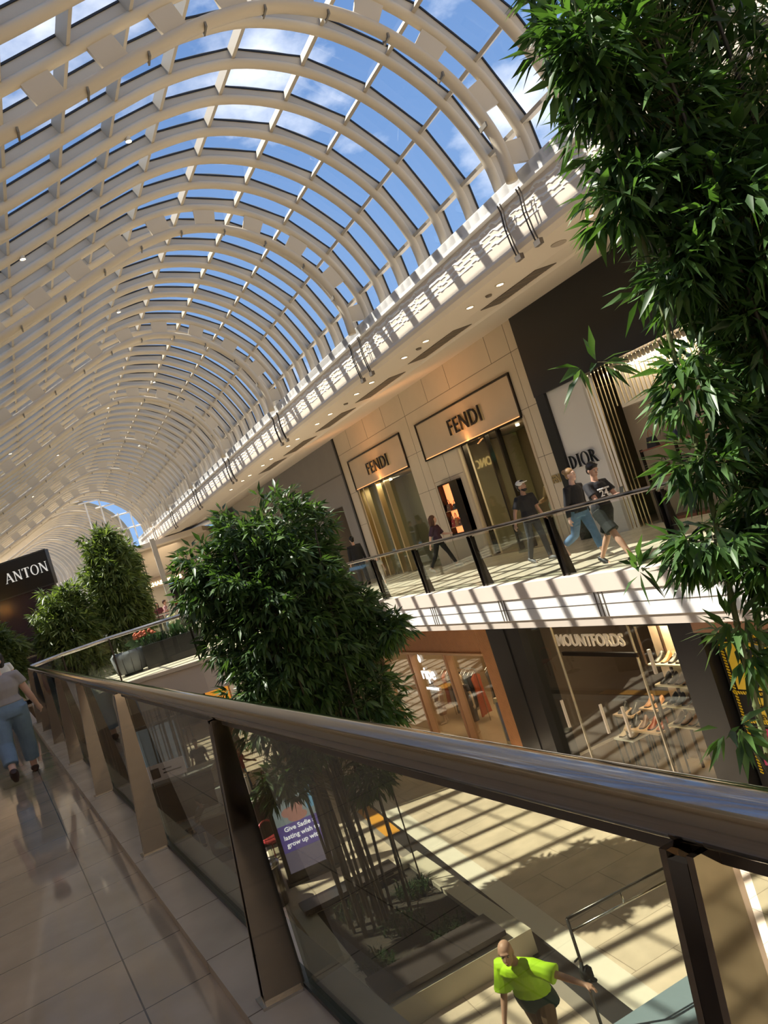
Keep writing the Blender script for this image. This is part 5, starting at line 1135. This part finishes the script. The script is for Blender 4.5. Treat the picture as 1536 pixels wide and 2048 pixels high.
person((7.75, 25.2, 0), (-1, -.4), 1.72, legs=((5, 2), (-5, 4)), arms=((20, 8, 50, 20), (10, 10, 30, 0)), lean=10, sk=skin, top=whc, sleeve=.6, bottom=dnm, hem=1.95, shoe=wsh, hair=hairbr, vox=.014, label='person in white tee leaning at the rail, half hidden by the bamboo')
# far crowd on the upper floor
cw = [(3.15, 39.5, (.12, .02, .03), 'maroon', hairb), (3.55, 40.2, (.55, .3, .3), 'pink', hairbr), (4.3, 41.5, (.25, .03, .03), 'dark red', hairbr), (4.75, 40.8, (.3, .05, .04), 'brick red', hairb), (5.1, 39.0, (.6, .55, .52), 'pale grey', hairbl), (1.6, 38.6, (.02, .02, .02), 'black', hairb), (1.2, 38.0, (.5, .48, .45), 'off-white', hairbr)]
for i, (x, y, c_, nm, hr) in enumerate(cw):
    person((x, y, 0), (math.sin(i*2.1), -math.cos(i*1.3)), 1.68, legs=((12, 4), (-10, 12)), sk=skin, top=mat('crowd_%d' % i, c_, .8), bottom=[blk, dnm][i % 2], shoe=bsh, hair=hr, hair_style=['long', 'short'][i % 2], vox=.022, face=False, label='tiny far person in %s top, %s' % (nm, 'before the far cream shopfront' if x > 2 else 'between the far bamboo stems'), group='distant shoppers')
# people and things on the lower floor behind the tinted glass
lw = [(1.95, 26.2, (.012, .012, .015), 'person in black standing beside the pale kiosk sign on the lower floor', hairb, 'short', 1.75), (2.75, 23.6, (.33, .04, .04), 'person in red top queueing at the lower café, nearest the bamboo', hairbr, 'long', 1.66), (2.25, 22.4, (.16, .04, .04), 'person in maroon top at the café counter', hairb, 'long', 1.64), (1.25, 20.6, (.10, .10, .09), 'person in grey top seated at the left of the lower café', hairb, 'short', 1.7), (3.1, 26.2, (.45, .42, .36), 'person in oatmeal top walking on the lower floor under the bridge', hairbr, 'short', 1.7)]
for i, (x, y, c_, l_, hr, hs, h_) in enumerate(lw):
    person((x, y, ZF), (math.sin(i*1.7), -math.cos(i*1.1)), h_, legs=((10, 4), (-8, 10)) if i != 3 else ((80, 85), (80, 85)), arms=((20, 10, 50, 10), (5, 10, 20, 0)), sk=skin, top=mat('cafe_%d' % i, c_, .8), bottom=[blk, dnm][i % 2], shoe=bsh, hair=hr, hair_style=hs, vox=.018, face=False, label=l_)

# ================================================================== BRIDGE FURNITURE, FLOWERS
greyf = mat('grey_upholstery', (.16, .17, .18), .8); pipe = mat('dark_piping', (.03, .03, .035), .6)
def lounge(loc, rz, label, parts=True):
    t = empty('lounge_chair', loc, rz, label, 'lounge chair', 'grey lounge chairs on the bridge')
    mb = MB(); n = 22; vs = []; inn = []
    for k in range(n):
        a = PI*(-.05+1.1*k/(n-1)); 
        for r0, r1, z0, z1 in ((.52, .40, .08, .78),):
            o = (math.cos(a), math.sin(a)); bul = .03*abs(math.sin(k*1.05))
            vs += [(o[0]*r1, o[1]*r1, z0), (o[0]*(r0-.05), o[1]*(r0-.05), z0), (o[0]*(r0+bul), o[1]*(r0+bul), z0+.25), (o[0]*(r0+.03+bul), o[1]*(r0+.03+bul), z1-.1), (o[0]*(r0-.04), o[1]*(r0-.04), z1), (o[0]*(r1+.02), o[1]*(r1+.02), z1-.03)]
    fs = [(k*6+j, k*6+(j+1) % 6, (k+1)*6+(j+1) % 6, (k+1)*6+j) for k in range(n-1) for j in range(6)]
    fs += [tuple(range(6)), tuple((n-1)*6+j for j in range(5, -1, -1))]; mb.add(vs, fs); b = mb.build('backrest', greyf, t, True)
    for k in range(2, 21, 3):
        a = PI*(-.05+1.1*k/21); mb = MB(); mb.tube([(math.cos(a)*.48, math.sin(a)*.48, .09), (math.cos(a)*.545, math.sin(a)*.545, .34), (math.cos(a)*.56, math.sin(a)*.56, .68), (math.cos(a)*.49, math.sin(a)*.49, .785)], .012, 6); mb.build('piping', pipe, b)
    mb = MB(); mb.lathe([(.38, .08), (.42, .12), (.42, .38), (.36, .44), (.02, .45)], n=24); mb.build('seat', greyf, t, True)
    mb = MB(); mb.lathe([(.30, 0), (.30, .08)], n=18); mb.build('base', blackm, t); t.scale = (.82, .82, .82)
lounge((.75, 22.6, 0), 2.6, 'grey padded lounge chair with dark piping, at the left end of the bridge')
t = empty('planter_box', (1.9, 22.1, 0), -.35, 'black planter box with low foliage on the bridge, right of the grey lounge chair', 'planter box')
mb = MB(); mb.box(-.75, .75, -.3, .3, 0, .62); mb.build('box', black, t)
mb = MB()
for q_ in range(9): bb = blades((-.6+.15*q_, 0), .18, 26, .3, 40+q_); mb.add([(v[0], v[1], v[2]+.6) for v in bb.v], bb.f)
mb.build('foliage', grass, t)
def plant(name, loc, stems, leafc, flc, label, cat, n=26, h=.45, r=.35, fl=14, sd=0):
    t = empty(name, loc, 0, label, cat); g = random.Random(sd)
    mb = MB(); mb.lathe([(.02, 0), (.22, 0), (.30, .55), (.26, .55), (.24, .45), (.02, .45)], n=20); mb.build('pot', mat('dark_pot', (.05, .045, .04), .4), t, True)
    for _ in range(1):
        mb = MB()
        for i in range(n):
            a = g.uniform(0, 2*PI); rr = r*g.uniform(.3, 1); hh = h*g.uniform(.4, 1); c = (math.cos(a)*rr, math.sin(a)*rr, .55+hh*.7); o = len(mb.v); dx, dy = math.cos(a), math.sin(a)
            mb.add([(0, 0, .5), (c[0]-dy*.05, c[1]+dx*.05, c[2]), (c[0]+dy*.05, c[1]-dx*.05, c[2]), (c[0]*1.5, c[1]*1.5, c[2]-.05)], [(0, 2, 3), (0, 3, 1)])
        mb.build('leaves', leafc, t)
    for i in range(fl):
        a = g.uniform(0, 2*PI); rr = r*g.uniform(0, .95); mb = MB(); mb.ball((math.cos(a)*rr, math.sin(a)*rr, .55+h*g.uniform(.55, 1.0)), (.05, .05, .04), 8, 6); mb.build('flower', flc, t, True)
gl_ = mat('plain_leaf', (.04, .13, .03), .5)
plant('flower_planter', (1.25, 23.5, 0), 0, gl_, mat('orange_flower', (.55, .12, .05), .6), 'pot of orange-red flowers between the grey lounge chairs on the bridge', 'flowers', 40, .42, .42, 30, 3)
plant('flower_planter', (2.2, 24.0, 0), 0, gl_, mat('pale_flower', (.72, .75, .45), .6), 'pot of pale yellow-green flowers just above the bridge rail', 'flowers', 22, .62, .2, 12, 5)
plant('potted_plant', (4.6, 43.6, 0), 0, gl_, gl_, 'leafy potted plant before the far cream shopfront', 'plant', 30, .9, .35, 0, 8)

# ================================================================== LOWER FLOOR THINGS BEHIND THE TINTED GLASS
# advertising totem
t = empty('advertising_totem', (2.64, 16.2, ZF), -.10, 'dark-framed advertising totem with a purple wish poster, standing by the planter', 'advertising totem')
dkf = mat('totem_frame', (.03, .028, .025), .4)
mb = MB()
mb.box(-.52, -.44, -.10, .10, .06, 2.0); mb.box(.44, .52, -.10, .10, .06, 2.0); mb.box(-.44, .44, -.10, .10, 1.9, 2.0); mb.box(-.44, .44, -.10, .10, .06, .22); mb.build('frame', dkf, t)
mb = MB(); mb.box(-.56, .56, -.16, .16, 0, .06); mb.build('base', dkf, t)
def poster(u0, u1, z0, z1, m_, nm, y=-.085): mb = MB(); mb.box(u0, u1, y, y+.01, z0, z1); return mb.build(nm, m_, t)
E_ = lambda n_, c_, e_: mat(n_, c_, .4, emit=c_, es=e_)
poster(-.44, .44, .22, 1.9, E_('poster_purple', (.10, .075, .28), 1.3), 'poster_ground', -.07); PG_ = t.children[-1] if False else [c for c in t.children if c.name.startswith('poster_ground')][0]
poster(-.44, .44, 1.15, 1.9, E_('poster_photo_ground', (.25, .30, .35), 1.1), 'poster_photo', -.082)
poster(-.44, .44, .22, .62, E_('poster_footer', (.16, .14, .22), 1.0), 'poster_footer', -.082)
mb = MB(); mb.ball((.05, -.085, 1.42), (.12, .006, .15), 14, 10); mb.ball((-.12, -.085, 1.36), (.16, .005, .10), 14, 8); mb.ball((.02, -.085, 1.24), (.2, .005, .1), 14, 8); mb.build('poster_figure', E_('poster_skin', (.45, .22, .2), 1.0), t)
mb = MB(); mb.box(.24, .40, -.088, -.084, 1.3, 1.86); mb.build('poster_strip', E_('poster_blue', (.2, .45, .75), .8), t)
tw = mat('poster_text_white', (.8, .8, .85), .5, emit=(.8, .8, .85), es=2)
for k, (ln_, sz) in enumerate((('Give Sadie a', .128), ('lasting wish to', .128), ('grow up with', .128))):
    o = text('poster_text', ln_, sz, (0, -.092, 1.02-.15*k), (1, 0, 0), (0, 0, 1), tw, None, .006, 'CENTER', .002, 1.0); o.parent = PG_
# waste bin
t = empty('waste_bin', (1.72, 15.6, ZF), label='dark metal waste bin with a round opening, left of the advertising totem', cat='bin')
bm_ = mat('bin_metal', (.10, .09, .08), .3, .8)
mb = MB(); mb.lathe([(.19, 0), (.22, .02), (.24, .74), (.22, .74), (.20, .04)], n=26); mb.build('body', bm_, t, True)
mb = MB(); mb.lathe([(.25, .74), (.25, .80), (.20, .84), (.13, .84), (.12, .76)], n=26, caps=False); mb.build('rim', mat('bin_rim', (.3, .28, .26), .25, .9), t, True)
# digital frames and kiosk
t = empty('digital_screen', (1.02, 28.6, ZF), -.35, 'large grey digital advertising screen on the lower floor behind the kiosk sign', 'screen')
mb = MB(); mb.box(-.8, .8, -.1, .1, .3, 2.3); mb.box(-.6, .6, -.2, .2, 0, .3); mb.build('housing', dkf, t)
mb = MB(); mb.box(-.72, .72, -.115, -.1, .4, 2.2); mb.build('screen', mat('screen_grey_blue', (.12, .14, .17), .3, emit=(.2, .25, .32), es=.6, noise=(2, .6)), t)
t = empty('kiosk', (1.15, 24.6, ZF), -.30, 'dark café kiosk counter with a pale pink sign board', 'kiosk')
mb = MB(); mb.box(-.9, 1.0, -.4, .5, 0, 1.1); mb.build('counter', mat('kiosk_brown', (.08, .055, .04), .5), t)
mb = MB(); mb.box(-.92, 1.02, -.46, .56, 1.1, 1.15); mb.build('counter_top', mat('counter_grey', (.25, .25, .24), .3), t)
mb = MB(); mb.box(-.75, .35, -.42, -.36, 1.25, 1.72); sb = mb.build('sign_board', mat('pale_pink_board', (.55, .45, .48), .5, emit=(.55, .45, .48), es=.35), t)
mb = MB(); mb.box(-.62, -.38, -.44, -.42, 1.34, 1.62); mb.build('board_emblem', blackm, t)
mb = MB(); mb.box(-.28, -.02, -.43, -.42, 1.52, 1.555); mb.box(-.28, .24, -.43, -.42, 1.42, 1.455); mb.build('board_lettering', blackm, t)
mb = MB(); mb.box(-.7, -.66, -.39, -.36, 1.15, 1.25); mb.box(.26, .3, -.39, -.36, 1.15, 1.25); mb.build('board_legs', dkf, t)
t = empty('cafe_counter', (2.05, 19.4, ZF), -.3, 'long café counter in shade, in front of the espresso machine', 'counter')
mb = MB(); mb.box(-.9, .9, -.35, .35, 0, 1.05); mb.build('counter', mat('kiosk_brown', (.08, .055, .04), .5), t)
mb = MB(); mb.box(-.95, .95, -.4, .4, 1.05, 1.1); mb.build('counter_top', mat('counter_pale', (.42, .38, .33), .3), t)
t = empty('espresso_machine', (1.95, 19.4, ZF+1.1), -.3, 'white and chrome espresso machine on the café counter', 'coffee machine')
ch_ = mat('chrome', (.75, .75, .75), .12, 1.0)
mb = MB(); mb.box(-.36, .36, -.2, .25, .1, .5); mb.build('body', mat('machine_white', (.7, .7, .68), .3), t)
mb = MB(); mb.box(-.38, .38, -.28, .27, 0, .09); mb.build('drip_tray', ch_, t)
mb = MB(); mb.tube([(-.38, .02, .53), (.38, .02, .53)], .07, 14); mb.build('top_cylinder', ch_, t, True)
for x in (-.2, .12): mb = MB(); mb.tube([(x, -.22, .3), (x, -.26, .16)], .03, 8); mb.tube([(x, -.26, .2), (x, -.42, .18)], .012, 6); mb.build('group_handle', ch_, t, True)
t = empty('grinder', (2.55, 19.25, ZF+1.1), 0, 'pale coffee grinder with clear hopper beside the espresso machine', 'grinder')
mb = MB(); mb.lathe([(.09, 0), (.09, .3), (.06, .34)], n=16); mb.build('body', mat('machine_white', (.7, .7, .68), .3), t)
mb = MB(); mb.lathe([(.05, .34), (.12, .52), (.12, .56)], n=16); mb.build('hopper', glass_b, t)
RED = mat('red_seat', (.33, .03, .03), .5); WHS = mat('white_seat', (.6, .58, .54), .5)
def stool(loc, m_, label, rz=0):
    t = empty('cafe_chair', loc, rz, label, 'chair'); mb = MB(); mb.box(-.2, .2, -.2, .2, .43, .47); mb.build('seat', m_, t)
    pts = [(.21*math.cos(a), .19, .62+.22*math.sin(a)) for a in np.linspace(-.4, PI+.4, 14)]; mb = MB(); mb.tube(pts, .022, 8); mb.build('hoop_back', m_, t, True)
    for x in (-.17, .17):
        for y in (-.17, .17): mb = MB(); mb.tube([(x, y, .43), (x*1.15, y*1.15, 0)], .013, 6); mb.build('leg', m_, t)
stool((2.30, 17.9, ZF), RED, 'red hoop-backed chair left of a matching white one, by the totem', .4); stool((2.72, 18.2, ZF), WHS, 'white hoop-backed chair right of the red one, by the totem', .4)
stool((3.3, 22.4, ZF), RED, 'red hoop-backed chair behind the bamboo stems on the lower floor', 1.2); stool((1.2, 21.4, ZF), WHS, 'white hoop-backed chair at the left café table', -.6)
def ctable(loc, label):
    t = empty('cafe_table', loc, 0, label, 'table'); mb = MB(); mb.lathe([(.36, .72), (.36, .75)], n=28); mb.build('table_top', mat('table_green', (.16, .2, .17), .25), t)
    mb = MB(); mb.tube([(0, 0, .02), (0, 0, .72)], .03, 10); mb.build('pedestal', dkf, t); mb = MB(); mb.lathe([(.22, 0), (.2, .02)], n=20); mb.build('foot', dkf, t)
ctable((1.45, 18.1, ZF), 'round café table nearest the waste bin on the lower floor'); ctable((.75, 20.7, ZF), 'round café table left of the café counter'); ctable((3.0, 21.5, ZF), 'round café table behind the bamboo stems')
# lower far wall with shop panels
mb = MB(); mb.box(-4, 13, 40, 40.2, -4.5, -.6); struct('wall_far_lower', mb, mat('lower_far_wall', (.32, .26, .2), .6))
mb = MB(); mb.box(-3.3, 6.6, 37, 40, -.9, -.8); struct('ceiling_lower', mb, mat('lower_ceiling', (.45, .38, .3), .6))
t = empty('shopfront', (4.9, 39.8, ZF), 0, 'small lower shopfront with an orange panel under the bridge', 'shopfront')
mb = MB(); mb.box(4.1, 5.2, 39.75, 39.95, -4.0, -1.2); wb(mb, 'orange_panel', mat('orange_panel', (.8, .3, .03), .5, emit=(.9, .35, .04), es=.5), t)
mb = MB(); mb.box(2.6, 3.9, 39.8, 39.95, -4.4, -1.3); wb(mb, 'dark_opening', mat('far_dark', (.035, .03, .028), .6), t)
for k in range(4): mb = MB(); mb.box(3.92+.05*k, 3.94+.05*k, 39.8, 39.95, -4.4, -1.2); wb(mb, 'dark_stripe', blackm, t)
mb = MB(); mb.box(5.3, 6.0, 39.8, 39.95, -4.4, -1.2); wb(mb, 'pale_panel', mat('pale_panel', (.6, .52, .4), .5, emit=(.6, .5, .36), es=.3), t)

# ---- mannequins
man_m = mat('mannequin_cream', (.66, .50, .36), .4)
person(tuple(wpt(XL+.55, ly(21.2), ZF)), (-1, -.3), 1.72, legs=((3, 2), (-3, 4)), arms=((-6, 10, 14, 0), (6, 10, 14, 0)), female=True, sk=man_m, top=mat('patterned_black', (.05, .045, .05), .8, noise=(30, .8)), sleeve=.5, bottom=mat('patterned_skirt', (.06, .05, .05), .8, noise=(30, .8)), hem=1.3, loose=.06, vox=.016, face=False, label='bald cream mannequin in a dark patterned dress behind the middle timber mullion', cat='mannequin', name='mannequin')
person(tuple(wpt(XL+.75, ly(23.9), ZF)), (-1, .2), 1.72, legs=((3, 2), (-3, 4)), arms=((-6, 10, 14, 0), (6, 10, 14, 0)), female=True, sk=man_m, top=mat('brown_floral', (.3, .16, .09), .8, noise=(20, .7)), sleeve=1.5, bottom=mat('brown_floral_skirt', (.3, .16, .09), .8, noise=(20, .7)), hem=1.5, loose=.06, vox=.016, face=False, label='cream mannequin in a brown floral dress at the left end of the timber shop', cat='mannequin', name='mannequin')
person(tuple(wpt(XW+.45, wy(16.75), 0.01)), (-1, -.2), 1.76, legs=((3, 2), (-3, 4)), arms=((-6, 14, 20, 0), (20, 14, 60, 20)), female=True, sk=man_m, top=mat('camel_jacket', (.5, .34, .18), .8), sleeve=1.9, top_loose=.035, bottom=mat('pale_mint_cloth', (.5, .56, .5), .8), hem=1.5, loose=.06, vox=.016, face=False, label='mannequin in camel jacket and pale mint skirt behind the doorway glass', cat='mannequin', name='mannequin')
person(tuple(wpt(XW+.8, wy(23.95), 0.01)), (-1, -.2), 1.76, legs=((3, 2), (-3, 4)), arms=((-6, 10, 14, 0), (6, 10, 14, 0)), female=True, sk=mat('mannequin_dark', (.2, .15, .1), .4), top=mat('pale_mint_cloth', (.5, .56, .5), .8), sleeve=.6, bottom=mat('teal_trouser', (.1, .16, .16), .8), hem=1.9, vox=.016, face=False, hair=mat('straw_hat', (.6, .5, .3), .8), label='mannequin in a pale hat and shirt behind the right edge of the far window', cat='mannequin', name='mannequin')
# ---- small spotlights fixed to the vault
sp_me = None
spots = [(2.6, 3, 0), (.9, 5, 1), (.2, 9, 0), (3.3, 12, 0), (1.6, 16, 1), (.4, 20, 0), (3.9, 23, 0), (2.2, 27, 1), (.3, 30, 0), (1.2, 33, 0), (5.1, 20, 0), (5.6, 30, 0), (2.8, 36, 0), (-.6, 24, 0), (-.8, 34, 0), (.9, 39, 0)]
for i, (x, k, q) in enumerate(spots):
    y = 8.95+BAY*k; z = float(np.interp(x, [p_[0] for p_ in P[:-2]], [p_[1] for p_ in P[:-2]]))-.12
    t = empty('spotlight', (x-.065*(y-10), y, z), 0, 'tiny glowing spotlight clipped under a roof rib', 'spotlight', 'spotlights on the vault ribs')
    mb = MB(); mb.lathe([(.03, .10), (.045, .02), (.045, 0)], n=12, caps=False); mb.tube([(0, 0, .08), (0, 0, .16)], .01, 5); mb.build('can', mat('spot_can', (.6, .55, .45), .4), t)
    mb = MB(); mb.lathe([(.040, .006), (.040, .014)], n=12); mb.build('lens', warm_glow, t)
#@@NEXT@@
